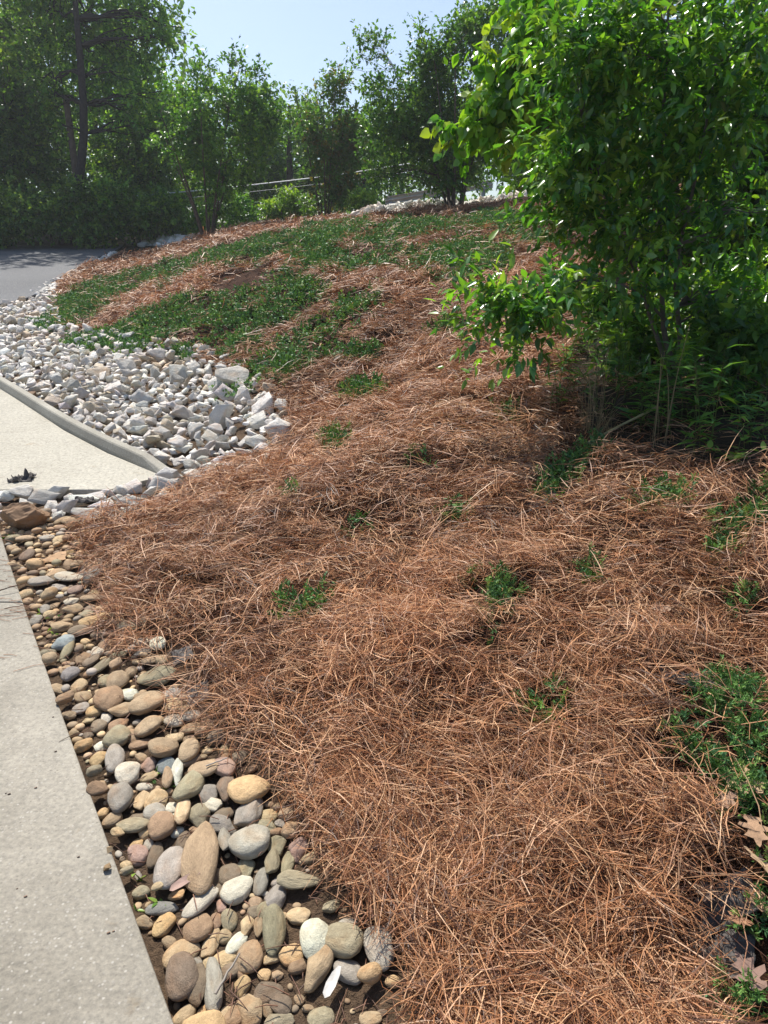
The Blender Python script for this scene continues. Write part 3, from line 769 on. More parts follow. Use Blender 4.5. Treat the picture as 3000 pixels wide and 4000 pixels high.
def juniper_shoots(xy, ln, wid, seed, bright=1.0, nleaf=12, lift=.03, flat=(.15, 1.05)):
    """upright feathery shoots: (n,2) points, shoot length, leaflet width"""
    rg = np.random.default_rng(seed); n = len(xy); mb = MB()
    if n == 0: return mb
    z = HG(xy[:, 0], xy[:, 1])
    L = ln * rg.uniform(.6, 1.35, n); az = rg.uniform(0, 6.283, n); tl = rg.uniform(flat[0], flat[1], n)
    D = np.stack([np.cos(az) * np.sin(tl), np.sin(az) * np.sin(tl), np.cos(tl)], 1)
    P0 = np.stack([xy[:, 0], xy[:, 1], z + lift * rg.uniform(-.3, 1.0, n)], 1)
    pal = np.array([(.055, .125, .032), (.08, .165, .04), (.115, .21, .05), (.06, .14, .055), (.17, .24, .06)])
    C0 = pal[rg.choice(5, n, p=[.3, .3, .18, .16, .06])] * bright * rg.uniform(.75, 1.3, (n, 1))
    k = nleaf
    t = (np.arange(k) + .5) / k
    base = P0[:, None, :] + D[:, None, :] * (L[:, None] * t[None, :])[..., None]
    ld = D[:, None, :] * .75 + rg.normal(0, .62, (n, k, 3)); ld /= np.linalg.norm(ld, axis=2, keepdims=True)
    ll = L[:, None] * rg.uniform(.28, .55, (n, k)) * (1.15 - .5 * t)[None, :]
    sd = np.cross(ld, rg.normal(0, 1, (n, k, 3))); sd /= np.linalg.norm(sd, axis=2, keepdims=True) + 1e-9
    w = wid * rg.uniform(.7, 1.3, (n, k))
    a = base - sd * w[..., None] * .5; b = base + sd * w[..., None] * .5; c = base + ld * ll[..., None]
    m = base + ld * (ll * .5)[..., None]
    V = np.stack([base, m + sd * w[..., None], c, m - sd * w[..., None]], 2).reshape(-1, 3)
    Fc = np.arange(n * k * 4).reshape(-1, 4)
    col = np.repeat(np.repeat(C0, k, 0) * rg.uniform(.8, 1.25, (n * k, 1)), 4, 0)
    mb.add(V, Fc, col); return mb
def sample_poly(poly, dens, rg, soft=.0, nz=2.5, grow=0.0):
    P = np.array(poly); lo, hi = P.min(0) - soft - grow, P.max(0) + soft + grow
    n = int(dens * np.prod(hi - lo)); xy = rg.uniform(lo, hi, (n, 2))
    s = sdist(xy[:, 0], xy[:, 1], poly)
    keep = s + grow + (fbm(xy[:, 0] * nz, xy[:, 1] * nz, 31, 3) - .5) * 2 * soft > 0
    return xy[keep]
JR = np.random.default_rng(77)
jm = np.concatenate([sample_poly(p, 1000, JR, .40, 3.2, grow=.26) for p in MATS])
holes = fbm(jm[:, 0] * 1.6, jm[:, 1] * 1.6, 41, 3)
jm = jm[holes + JR.normal(0, .06, len(jm)) > .37]
o = juniper_shoots(jm, .08, .0125, 1, 1.4, 6, .065, (.5, 1.35)).build('juniper_mat', M['juniper'], flat=True)
tag(o, 'low green juniper ground cover spreading over the upper slope', 'ground cover', kind='stuff')
for k, ((_, lab), poly) in enumerate(zip(TUFTS, TUFTP)):
    c = np.array(poly).mean(0); d = math.hypot(*c)
    near = d < 2.6
    dens = 4200 if near else 2300 if d < 5 else 1100
    if 'faint' in lab or 'thin' in lab or 'fringing' in lab or 'sparse' in lab: dens *= .5
    xy = sample_poly(poly, dens, JR, .05 if near else .08, 7, .015)
    hs = fbm(xy[:, 0] * 9, xy[:, 1] * 9, 52, 2); xy = xy[hs > (.47 if near else .26)]
    o = juniper_shoots(xy, .045 if near else .06 if d < 5 else .085, .0022 if near else .0040 if d < 5 else .009, 200 + k, 1.35 if 'bright' not in lab else 1.75, 22 if near else 14 if d < 5 else 10, .075, (.3, 1.25)).build('juniper_tuft', M['juniper'], flat=True, loc=(c[0], c[1], Hs(*c)))
    tag(o, lab, 'juniper', 'juniper tufts in the straw')

# ------------------------------------------------------------------ pine straw
BARE = [gpoly(p) for p in (ell(720, 2560, 130, 130), ell(770, 2720, 150, 130), ell(2760, 2690, 420, 130), ell(2830, 3560, 300, 130), ell(2800, 3760, 330, 160), ell(2020, 2360, 70, 110), ell(2170, 1960, 90, 80), ell(1200, 3000, 140, 60))]
def straw_points(n, rmin, rmax, amin, amax, rg):
    """more needles per square metre near by than far off"""
    u = rg.random(n); g = .62
    r = (rmin ** g + u * (rmax ** g - rmin ** g)) ** (1 / g)
    a = rg.uniform(amin, amax, n)
    return r * np.sin(a), r * np.cos(a)
def build_straw():
    rg = np.random.default_rng(21)
    nb = 112000; x, y = straw_points(nb, .85, 20.5, -.66, .62, rg)      # bundles of needles that fell together
    rep = rg.integers(2, 11, nb); bid = np.repeat(np.arange(nb), rep); dd = np.hypot(x, y)[bid]
    baz = rg.normal(0, .95, nb) + (rg.random(nb) < .25) * rg.uniform(0, 6.28, nb); btl = rg.normal(.04, .17, nb); bh = rg.random(nb) ** 1.3 * .05; bc = rg.choice(6, nb, p=[.27, .2, .21, .09, .16, .07])
    thin2 = fbm(x * 5, y * 5, 73, 2)
    x = x[bid] + rg.normal(0, .018, len(bid)) * (1 + .1 * dd); y = y[bid] + rg.normal(0, .018, len(bid)) * (1 + .1 * dd)
    s = SG(x, y)
    jag = (fbm(x * 3, y * 3, 61, 3) - .5) * .30
    lowend = smooth((2.0 - y) / .5)
    keep = (s + jag * (1 - .6 * lowend) > -.13 + .12 * lowend + .16 * rg.random(len(x)) ** 2) & (y < 19.8 + x * -.12)
    th = inside(x, y, THICKET)
    keep &= ~(th & (rg.random(len(x)) < .93))
    for p in MATS:
        keep &= ~((sdist(x, y, p) + (fbm(x * 2.5, y * 2.5, 31, 3) - .5) * .8 > -.19) & (rg.random(len(x)) < .88))
    for p in TUFTP:
        P = np.array(p).mean(0)
        keep &= ~((sdist(x, y, p) > -.02) & (rg.random(len(x)) < .95))
    for p in BARE:
        keep &= ~((sdist(x, y, p) > -.03) & (rg.random(len(x)) < .80))
    thin = fbm(x * 2.2 + 5, y * 2.2, 71, 3)
    keep &= rg.random(len(x)) < np.clip(-.15 + 2.3 * thin, .08, 1)
    x, y, bid = x[keep], y[keep], bid[keep]
    lim = 275000
    if len(x) > lim: q = rg.choice(len(x), lim, replace=False); x, y, bid = x[q], y[q], bid[q]
    n = len(x); d = np.hypot(x, y)
    z = HG(x, y)
    L = rg.uniform(.07, .215, n) * (1 + .01 * d)
    fl = (fbm(x * 1.1, y * 1.1, 81, 2) * 2.2 + fbm(x * 3.5, y * 3.5, 85, 2) * 1.4) * math.pi
    az = fl + baz[bid] + rg.normal(0, .2, n)
    tilt = btl[bid] + rg.normal(0, .1, n) + (rg.random(n) < .06) * rg.uniform(.2, .8, n)
    h0 = bh[bid] * (1.5 + .6 * (thin2[bid] > .5)) + rg.random(n) * .012
    W = np.maximum(.00108, .0005 * d ** .93) * rg.uniform(.75, 1.35, n)
    seg = 3
    dirh = np.stack([np.cos(az), np.sin(az)], 1); side = np.stack([-np.sin(az), np.cos(az), np.zeros(n)], 1)
    bend = rg.normal(0, .42, n); arch = rg.normal(-.25, .35, n)
    P = []
    p = np.stack([x, y, z + h0 + .004], 1) - np.concatenate([dirh * (L * .5)[:, None], np.zeros((n, 1))], 1)
    P.append(p.copy()); a = az.copy() - bend * .5; tl = tilt - arch * .5
    for k in range(seg):
        p = p + np.stack([np.cos(a) * np.cos(tl), np.sin(a) * np.cos(tl), np.sin(tl)], 1) * (L / seg)[:, None]
        P.append(p.copy()); a = a + bend / (seg - 1) + rg.normal(0, .1, n); tl = tl + arch / (seg - 1)
    P = np.stack(P, 1)                                    # n, 4, 3
    gz = HG(P[:, :, 0].reshape(-1), P[:, :, 1].reshape(-1)).reshape(n, seg + 1)
    gap = P[:, :, 2] - gz; P[:, :, 2] = np.where(gap < .003, gz + .003 + rg.random((n, 1)) * .006, P[:, :, 2])
    roll = rg.uniform(-1.0, 1.0, n)
    sv = side * np.cos(roll)[:, None] + np.array([0, 0, 1.0]) * np.sin(roll)[:, None]
    tw = np.array([.55, 1, .9, .25])
    A = P - sv[:, None, :] * (W[:, None] * tw[None])[..., None] * .5 * 2; Bq = P + sv[:, None, :] * (W[:, None] * tw[None])[..., None] * .5 * 2
    V = np.stack([A, Bq], 2).reshape(-1, 3)              # n*(4*2)
    near_n = d < 4.5; i8 = np.arange(n)[:, None, None] * 8
    def quads(rows, sel):
        q = [np.concatenate([i8[sel] + 2 * u, i8[sel] + 2 * u + 1, i8[sel] + 2 * v + 1, i8[sel] + 2 * v], 2) for u, v in rows]
        return np.concatenate(q, 1).reshape(-1, 4)
    Fc = np.concatenate([quads(((0, 1), (1, 2), (2, 3)), near_n), quads(((0, 2), (2, 3)), ~near_n)])
    pal = np.array([(.385, .172, .074), (.51, .26, .124), (.25, .10, .042), (.65, .395, .215), (.10, .042, .021), (.45, .265, .148)])
    fade = fbm(x * .9, y * .9, 91, 2)
    C = pal[np.where(rg.random(n) < .6, bc[bid], rg.integers(0, 6, n))] * rg.uniform(.8, 1.2, (n, 1)) * (.78 + .46 * fade)[:, None]
    mb = MB(); use = np.zeros(len(V), bool); use[Fc.reshape(-1)] = True; new = np.cumsum(use) - 1; mb.add(V[use], new[Fc], np.repeat(C, 8, 0)[use])
    tag(mb.build('pine_straw', M['straw']), 'reddish brown pine straw mulch covering the bank', 'pine straw', kind='stuff')
build_straw()

# ------------------------------------------------------------------ trees
LEAF = {  # unit leaves along +Y, normal +Z: vertices and triangles
 'ovate': (np.array([(0, 0, 0), (-.20, .28, .05), (-.17, .62, .03), (0, 1, -.10), (.17, .62, .03), (.20, .28, .05), (0, .45, -.02)], float),
           np.array([(0, 6, 1), (1, 6, 2), (2, 6, 3), (3, 6, 4), (4, 6, 5), (5, 6, 0)])),
 'heart': (np.array([(0, .06, 0), (-.30, 0, .03), (-.47, .30, .06), (-.30, .68, .02), (0, 1.0, -.12), (.30, .68, .02), (.47, .30, .06), (.30, 0, .03), (0, .42, -.03)], float),
           np.array([(0, 8, 1), (1, 8, 2), (2, 8, 3), (3, 8, 4), (4, 8, 5), (5, 8, 6), (6, 8, 7), (7, 8, 0)])),
 'small': (np.array([(0, 0, 0), (-.27, .5, .06), (0, 1, -.05), (.27, .5, .06)], float), np.array([(0, 2, 1), (0, 3, 2)])),
 'lance': (np.array([(0, 0, 0), (-.085, .35, .03), (0, 1, -.22), (.085, .35, .03), (0, .38, -.01)], float), np.array([(0, 4, 1), (1, 4, 2), (2, 4, 3), (3, 4, 0)])),
}
def unit(v): return v / (np.linalg.norm(v, axis=-1, keepdims=True) + 1e-9)
def add_leaves(mb, pos, d, nrm, size, kind, col):
    T, Fc = LEAF[kind]; n = len(pos)
    d = unit(d); x = unit(np.cross(d, nrm)); z = np.cross(x, d)
    V = pos[:, None, :] + size[:, None, None] * (T[None, :, 0:1] * x[:, None, :] + T[None, :, 1:2] * d[:, None, :] + T[None, :, 2:3] * z[:, None, :])
    k = len(T)
    mb.add(V.reshape(-1, 3), (Fc[None] + (np.arange(n) * k)[:, None, None]).reshape(-1, 3), np.repeat(col, k, 0))
GREEN = np.array([(.028, .075, .014), (.042, .105, .018), (.06, .135, .022), (.085, .17, .028), (.12, .20, .03)]) * 2.0
DEEP = GREEN * np.array([.95, .92, 1.1])
RED = np.array([(.04, .10, .02), (.065, .12, .022), (.105, .10, .022), (.05, .125, .025), (.06, .14, .03)]) * 1.8
LIME = np.array([(.09, .18, .03), (.12, .22, .035), (.15, .25, .04), (.07, .15, .03), (.18, .27, .05)]) * 1.7
FRESH = np.array([(.032, .095, .018), (.05, .13, .022), (.075, .17, .026), (.11, .21, .03), (.04, .11, .03)]) * 2.0
YELL = np.array([(.075, .17, .022), (.10, .20, .025), (.14, .235, .028), (.055, .14, .02), (.19, .25, .03)]) * 1.9
def subblobs(c, r, m, rg, lo=.24, hi=.42, shell=.78):
    out = []
    for _ in range(m):
        u = unit(rg.normal(0, 1, 3)); q = rg.random() ** .45
        out.append((np.array(c) + np.array(r) * u * q * shell, np.array(r) * rg.uniform(lo, hi)))
    return out
def make_tree(name, label, cat, base, blobs, stems, rg, ntw, per, leaf, kind, pal, twig=.3, droop=-.15, rad=.06, bark=(.12, .095, .075), mat='leaf', group=None, limbs=True, sprays=3, flatn=.55, hang=.0, bias=(0, 0, 0), least=2, rads=None):
    """stems: polylines in world space from the ground up; blobs: (centre, radii) of leaf masses"""
    root = tag(empty(name, base), label, cat, group)
    B0 = np.array(base, float)
    nodes = []
    for si, s in enumerate(stems):
        rad_ = rads[si] if rads else rad
        P = np.asarray(s, float); m = max(6, 3 * len(P)); t = np.linspace(0, len(P) - 1, m)
        Q2 = np.stack([np.interp(t, np.arange(len(P)), P[:, a]) for a in range(3)], 1)
        for _ in range(2): Q2[1:-1] = (Q2[:-2] + 2 * Q2[1:-1] + Q2[2:]) / 4
        rr = rad_ * (1.0 - .72 * np.linspace(0, 1, m)); rr[0] *= 1.35
        mb = MB(); mb.add(*tube_arrays(Q2 - B0, rr, 8), np.array(bark)); mb.build('trunk' if len(stems) == 1 else 'stem', M['bark'], root)
        nodes += [(q, r) for q, r in zip(Q2, rr)][1:]
    NP = np.array([n_[0] for n_ in nodes]); NR = np.array([n_[1] for n_ in nodes])
    br = MB(); w = np.array([np.prod(b[1]) ** (2 / 3) for b in blobs]); w = w / w.sum()
    cr = MB()
    for (c, r), wt in zip(blobs, w):
        k = max(least, int(ntw * wt)); c = np.asarray(c, float); r = np.asarray(r, float)
        u = unit(rg.normal(0, 1, (k, 3))); q = rg.random(k) ** .42
        O = c + u * q[:, None] * r
        if limbs:
            cost = np.linalg.norm(NP - c, axis=1) + 2.0 * np.maximum(0, NP[:, 2] - c[2]); j = int(np.argmin(cost))
            pts = curve_pts(NP[j], c, 6, .04, .05); r0 = min(NR[j] * .6, .014 * np.linalg.norm(NP[j] - c) + .006)
            br.add(*tube_arrays(pts - B0, np.linspace(r0, r0 * .35, 6), 5), np.array(bark))
            for e in O[:sprays]:
                st = pts[int(rg.integers(2, 6))]; pp = curve_pts(st, e, 4, .05, .03)
                br.add(*tube_arrays(pp - B0, np.linspace(r0 * .4, r0 * .12, 4), 3), np.array(bark))
        D = unit(u * .7 + rg.normal(0, .5, (k, 3)) + np.array([0, 0, droop]) + np.array(bias))
        tl = twig * rg.uniform(.5, 1.3, k)
        t = rg.uniform(.05, 1.0, (k, per))
        pos = O[:, None, :] + D[:, None, :] * (tl[:, None] * t)[..., None]; pos[..., 2] -= .25 * (tl[:, None] * t ** 2) * abs(min(droop, 0)) * 2
        ld = D[:, None, :] * .6 + rg.normal(0, .6, (k, per, 3)) + np.array([0, 0, -.12 - hang])
        nr = np.array([0, 0, 1.0]) + rg.normal(0, flatn, (k, per, 3))
        pc = pal[rg.integers(0, len(pal), k)] * rg.uniform(.8, 1.2, (k, 1))
        col = (pc[:, None, :] * rg.uniform(.75, 1.3, (k, per, 1))).reshape(-1, 3)
        add_leaves(cr, pos.reshape(-1, 3) - B0, ld.reshape(-1, 3), nr.reshape(-1, 3), leaf * rg.uniform(.65, 1.25, k * per), kind, col)
    if br.n: br.build('branches', M['bark'], root)
    cr.build('crown', M[mat], root, flat=(kind == 'small'))
    return root
TR = np.random.default_rng(303)
def B(cx, cy, rx, ry, d, rd=None, sub=0):
    """a leaf mass seen at that place of the photograph, d metres off; optionally broken into sub masses"""
    c = np.array(at(cx, cy, d)); k = math.hypot(d, 0) / F * 1.02
    r = np.array([rx * k, (rd if rd else (rx * .8 * k)), ry * k])
    return subblobs(c, r, sub, TR) if sub else [(c, r)]
def foot_at(px, d):
    x = (px - 1500) / F * d * 1.02; return np.array([x, d, Hs(x, d) - .05])
def far_tree(name, label, px, d, masses, ntw, leaf=.16, pal=GREEN, lean=0, rad=.2, top=None, cat='tree', kind='small', per=9, twig=.7, group='trees of the wood behind the road', bark=(.07, .058, .05), droop=-.1):
    b = foot_at(px, d)
    bl = [s for m in masses for s in m]
    zt = max(c[2] for c, r in bl); t = np.array([b[0] + lean, d, zt]) if top is None else np.array(top)
    mid = (b + t) / 2 + np.array([TR.normal(0, .1), TR.normal(0, .1), 0])
    return make_tree(name, label, cat, b, bl, [[b, mid, t]], TR, ntw, per, leaf, kind, pal, twig, droop, rad, bark, 'leaf', group)
# the wood on the left, behind the road
b0 = foot_at(352, 25.0)
tp = np.array(at(270, -250, 25.0))
make_tree('tall_tree', 'tall tree with a dark straight trunk standing behind the road', 'tree', b0,
          B(470, 120, 250, 260, 27.2, 1.6, 18) + B(560, 430, 140, 200, 26.5, 1.4, 10) + B(150, -60, 260, 260, 27.2, 1.6, 12) + B(640, 90, 90, 140, 26, 1, 7) + B(200, 330, 160, 160, 26.8, 1.3, 7) + B(330, -350, 350, 250, 26, 2.2, 12),
          [[b0, at(340, 560, 25.0), at(305, 130, 25.0), tp]], TR, 2800, 9, .17, 'small', GREEN * 1.25, .7, -.15, .17, (.05, .042, .038), 'leaf', 'trees of the wood behind the road')
far_tree('leafy_tree', 'dense dark tree at the left picture edge behind the road', 40, 28, [B(40, 380, 260, 380, 28, 2.4, 22), B(20, 700, 260, 200, 27.5, 2, 10)], 2100, .18, DEEP)
far_tree('leafy_tree', 'bushy understorey tree right of the dark trunk behind the road', 560, 28, [B(520, 640, 170, 200, 28, 1.8, 14), B(620, 560, 110, 130, 27, 1.2, 8)], 1300, .16, GREEN, rad=.1)
far_tree('leafy_tree', 'tree beyond the left picture edge behind the road', -260, 26, [B(-250, 200, 330, 620, 26, 3, 26)], 1500, .2, DEEP)
far_tree('leafy_tree', 'deep green tree farther back between the dark trunk and the left edge', 230, 34, [B(220, 420, 340, 480, 34, 3, 30)], 2100, .2, DEEP, rad=.25)
far_tree('leafy_tree', 'tall tree farther back, right of the dark trunk', 500, 36, [B(480, 420, 220, 420, 36, 2.5, 20), B(620, 640, 130, 200, 36, 2, 8)], 1500, .2, GREEN, rad=.22)
for px, d, cx, cy, rx, ry, lab, pal in ((90, 24.2, 90, 840, 200, 110, 'dark shrub at the road edge by the left picture edge', DEEP), (310, 24.0, 310, 850, 150, 120, 'dark shrub at the foot of the straight dark trunk', DEEP),
                                        (470, 24.6, 470, 845, 130, 110, 'shrub at the road edge right of the dark trunk', GREEN), (630, 25.5, 630, 840, 110, 90, 'pale green shrub above the far white rocks', GREEN), (-150, 24.0, -150, 830, 200, 150, 'dark shrub beyond the left picture edge', DEEP)):
    far_tree('roadside_shrub', lab, px, d, [B(cx, cy, rx, ry, d, 1.2, 10)], 800, .14, pal, cat='shrub', rad=.04, twig=.45, group='shrubs along the far road edge')
# closed wood far behind everything
def far_wood():
    rg = np.random.default_rng(606); mb = MB(); n = 26000
    x = rg.uniform(-62, 62, n); y = rg.uniform(47, 56, n) - np.abs(x) * .22
    top = 5.0 + 5.5 * fbm(x * .22, y * 0 + 3, 17, 3) + np.where(x < -12, 4, 0); z0 = H(x, np.minimum(y, 60)); z = z0 + rg.random(n) ** .8 * top
    col = GREEN[rg.integers(0, 5, n)] * rg.uniform(.7, 1.3, (n, 1)) * (.7 + .6 * vnoise(x * .9, z * .9, 5))[:, None]
    add_leaves(mb, np.stack([x, y, z], 1), rg.normal(0, 1, (n, 3)) + np.array([0, 0, -.3]), rg.normal(0, .7, (n, 3)) + np.array([0, -.3, 1.0]), rg.uniform(.3, .62, n), 'small', col)
    tag(mb.build('far_wood', M['leaf'], flat=True), 'far off green wood closing the view behind the tree line', 'wood', kind='stuff')
far_wood()
# tree line in the middle distance
far_tree('leafy_tree', 'rounded tree behind the left many stemmed myrtle', 720, 31, [B(700, 540, 150, 180, 31, 1.8, 14)], 1100, .17, GREEN, group='trees of the far tree line')
far_tree('leafy_tree', 'pale tree between the left myrtle and the reddish tree, behind both', 1040, 33, [B(1030, 580, 170, 180, 33, 2, 14), B(1130, 470, 60, 70, 33, .8, 4)], 1200, .17, FRESH, group='trees of the far tree line')
far_tree('leafy_tree', 'dark tree just left of the reddish tree top', 1180, 30, [B(1170, 480, 70, 120, 30, 1, 8), B(1190, 680, 110, 130, 30, 1.2, 8)], 800, .15, DEEP, group='trees of the far tree line')
far_tree('leafy_tree', 'tree behind the gap between the reddish tree and the right myrtle', 1440, 29, [B(1440, 600, 130, 160, 29, 1.4, 12)], 900, .16, FRESH, group='trees of the far tree line')
far_tree('leafy_tree', 'low tree far behind the left myrtle stems', 850, 38, [B(850, 720, 260, 110, 38, 2, 14)], 900, .18, DEEP, group='trees of the far tree line')
far_tree('leafy_tree', 'low dark tree far behind the reddish tree foot', 1260, 36, [B(1250, 720, 240, 110, 36, 2, 14)], 900, .18, DEEP, group='trees of the far tree line')
far_tree('leafy_tree', 'tree far behind the right myrtle', 1720, 30, [B(1700, 560, 280, 200, 30, 2, 16)], 1000, .17, DEEP, group='trees of the far tree line')
far_tree('leafy_tree', 'tall tree behind the right myrtle, above the guardrail', 2120, 23, [B(2080, 330, 210, 280, 23, 2, 18), B(2300, 450, 250, 350, 23, 2, 16)], 1700, .15, DEEP, group='trees of the far tree line')
far_tree('evergreen_shrub', 'dark evergreen shrub behind the guardrail right of the right myrtle', 2030, 20.5, [B(2030, 650, 110, 80, 20.5, .9, 10)], 800, .11, GREEN, cat='shrub', rad=.04, twig=.35, group='shrubs behind the crest')
for px, d, cx, cy, rx, ry, lab, pal in ((1075, 23.5, 1075, 815, 55, 45, 'bright lime shrub on the crest left of the reddish tree', LIME), (1155, 23, 1155, 790, 55, 65, 'taller lime shrub leaning on the reddish tree', LIME),
                                        (1410, 20.5, 1410, 790, 60, 35, 'low lime shrub on the crest right of the reddish tree', LIME), (715, 33, 715, 745, 90, 45, 'yellow green bush standing in for a sunlit lawn past the left myrtle', LIME), (800, 24, 800, 850, 60, 50, 'small green shrub behind the left myrtle stems', GREEN), (960, 24, 960, 830, 70, 60, 'green shrub right of the left myrtle stems', FRESH)):  # the bush past the left myrtle takes the place of a sunlit lawn
    far_tree('crest_shrub', lab, px, d, [B(cx, cy, rx, ry, d, .5, 7)], 330, .10, pal, cat='shrub', rad=.025, twig=.3, group='shrubs along the crest', per=8)
def myrtle(label, px, d, spread, top, masses, ntw, pal, leaf, rad, name='crape_myrtle', n=8):
    b = foot_at(px, d); bl = [s for m in masses for s in m]; stems = []
    for k in range(n):
        a = 2 * math.pi * k / n + TR.uniform(-.3, .3); s = spread * TR.uniform(.45, 1.0); h = top * TR.uniform(.7, 1.0)
        f = b + np.array([math.cos(a), math.sin(a), 0]) * .12
        stems.append([f, f + np.array([math.cos(a) * s * .22, math.sin(a) * s * .22, h * .3]), f + np.array([math.cos(a) * s * .6, math.sin(a) * s * .6, h * .65]), f + np.array([math.cos(a) * s, math.sin(a) * s, h])])
    return make_tree(name, label, 'tree', b, bl, stems, TR, ntw, 9, leaf, 'small', pal, .34, .12, rad, (.11, .085, .065), 'leaf', 'trees on the crest of the bank', sprays=5, least=9)
D2, D3, D4 = 19.5, 22.0, 17.0
myrtle('many stemmed myrtle on the crest, left of the reddish tree', 870, D2, 1.0, 2.9,
       [B(870, 500, 190, 170, D2, 1.2, 14), B(720, 540, 110, 130, D2, .9, 7), B(1000, 520, 110, 140, D2, .9, 8), B(880, 340, 60, 70, D2, .4, 4), B(925, 235, 38, 45, D2, .2, 3), B(795, 245, 28, 40, D2, .2, 2), B(1000, 300, 26, 36, D2, .15, 2), B(750, 300, 40, 40, D2, .2, 2), B(1050, 350, 34, 30, D2, .2, 2), B(680, 360, 26, 50, D2, .2, 2), B(870, 660, 190, 80, D2, 1.1, 8) + B(870, 770, 130, 55, D2, .8, 6)],
       1700, FRESH * .85, .105, .032)
myrtle('upright reddish green tree on the crest between the two myrtles', 1290, D3, .75, 3.6,
       [B(1300, 560, 120, 170, D3, 1.0, 14), B(1310, 370, 70, 100, D3, .5, 7), B(1320, 290, 34, 45, D3, .2, 3), B(1210, 500, 60, 110, D3, .5, 5), B(1390, 560, 60, 130, D3, .5, 5), B(1290, 720, 120, 70, D3, .8, 6) + B(1290, 790, 100, 40, D3, .7, 5)],
       1350, RED, .11, .03, 'upright_tree')
myrtle('broad many stemmed myrtle on the crest behind the rock berm', 1750, D4, 1.3, 3.3,
       [B(1740, 440, 230, 180, D4, 1.3, 16), B(1860, 220, 130, 150, D4, .9, 9), B(1560, 500, 130, 140, D4, .9, 8), B(1500, 360, 55, 80, D4, .35, 4), B(1430, 140, 45, 28, D4, .15, 3), B(1480, 200, 34, 50, D4, .2, 3), B(1395, 250, 30, 40, D4, .15, 2), B(1950, 90, 100, 120, D4, .6, 7), B(1690, 270, 90, 110, D4, .6, 6), B(1780, 620, 210, 80, D4, 1.1, 8) + B(1760, 705, 190, 50, D4, 1.0, 7), B(1970, 450, 100, 160, D4, .8, 7), B(1500, 640, 100, 80, D4, .7, 5), B(1420, 330, 30, 50, D4, .2, 2), B(1790, 90, 50, 70, D4, .3, 3), B(1620, 130, 30, 40, D4, .15, 2)],
       4300, FRESH * .8, .09, .034)
# dense wood on the right flank of the bank
def flank(label, px, d, masses, ntw, leaf, pal, rad, name='flank_tree', per=9):
    b = foot_at(px, d); bl = [s for m in masses for s in m]
    zt = max(c[2] for c, r in bl)
    return make_tree(name, label, 'tree', b, bl, [[b, b + np.array([TR.normal(0, .15), 0, (zt - b[2]) * .5]), np.array([b[0] + TR.normal(0, .3), d, zt])]], TR, ntw, per, leaf, 'small', pal, .35, -.1, rad, (.075, .06, .05), 'leaf', 'trees on the right flank')
SHADE = GREEN * np.array([.5, .48, .55])  # greens darkened so the leaf colour itself carries the flank trees' shade
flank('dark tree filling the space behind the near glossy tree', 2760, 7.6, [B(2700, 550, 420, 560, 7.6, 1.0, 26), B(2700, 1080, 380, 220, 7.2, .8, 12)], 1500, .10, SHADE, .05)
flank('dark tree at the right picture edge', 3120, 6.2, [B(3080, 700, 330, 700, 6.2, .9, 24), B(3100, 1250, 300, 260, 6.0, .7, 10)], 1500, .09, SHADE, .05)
flank('tree behind the heart leaved branches', 2380, 10.5, [B(2380, 380, 260, 420, 10.5, 1.2, 18)], 950, .12, GREEN, .06)
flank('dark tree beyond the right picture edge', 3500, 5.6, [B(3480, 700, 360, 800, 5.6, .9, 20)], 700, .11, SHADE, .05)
# the near glossy tree and the heart leaved tree
def near_tree():
    g = ground(2665, 1500); b = np.array(g); d = g.y
    st = [[b, at(2590, 1330, d), at(2585, 1100, d + .05), at(2570, 800, d + .1), at(2600, 300, d + .15), at(2620, -200, d + .2)],
          [b + np.array([.03, .05, 0]), at(2655, 1300, d), at(2630, 1050, d - .05), at(2720, 700, d - .1), at(2800, 250, d - .1)],
          [b + np.array([-.05, .02, 0]), at(2560, 1300, d), at(2490, 1080, d + .1), at(2380, 820, d + .1), at(2270, 450, d + .1)],
          [at(2600, 1250, d), at(2450, 1100, d - .15), at(2250, 1090, d - .35), at(2080, 1140, d - .5), at(1930, 1180, d - .6)]]
    bl = (B(2500, 250, 330, 240, d + .2, .45, 16) + B(2340, 300, 170, 200, d, .4, 8) + B(2290, 520, 120, 110, d, .3, 7) + B(2370, 680, 260, 200, d + .1, .4, 12) + B(2780, 480, 260, 320, d, .4, 13) + B(2800, 900, 260, 240, d, .4, 10)
          + B(2480, 930, 250, 140, d + .2, .35, 9) + B(2330, 860, 140, 90, d + .1, .3, 7) + B(2880, 130, 260, 230, d - .1, .4, 9) + B(2350, 60, 200, 120, d + .2, .3, 7) + B(2210, 640, 70, 60, d, .2, 3) + B(2900, 1150, 180, 170, d + .2, .3, 5)
          + B(2150, 1150, 90, 38, d - .5, .1, 7) + B(2000, 1175, 80, 36, d - .6, .1, 7) + B(2080, 1205, 80, 36, d - .55, .1, 6) + B(2260, 1140, 80, 50, d - .4, .12, 3) +  B(2380, 1090, 90, 50, d - .3, .2, 4) + B(2750, 1130, 160, 110, d + .1, .25, 6) + B(2480, 1130, 120, 80, d, .2, 4) + B(2960, 1330, 120, 110, d + .1, .2, 5))
    bl = [(c, q * TR.uniform(.45, .8) * np.array([1.15, .8, .75])) for c, q in bl]
    make_tree('glossy_leaf_tree', 'near tree with glossy pointed leaves and thin bare stems on the right', 'tree', b, bl, st, TR, 1150, 11, .066, 'ovate', np.concatenate([FRESH * 1.05, FRESH * .9, LIME * .8]), .36, -.2, .02, (.15, .125, .10), 'glossy_leaf', sprays=4, flatn=.42, hang=.2, bias=(-.4, -.2, .1), least=6, rads=[.02, .018, .016, .009])
near_tree()
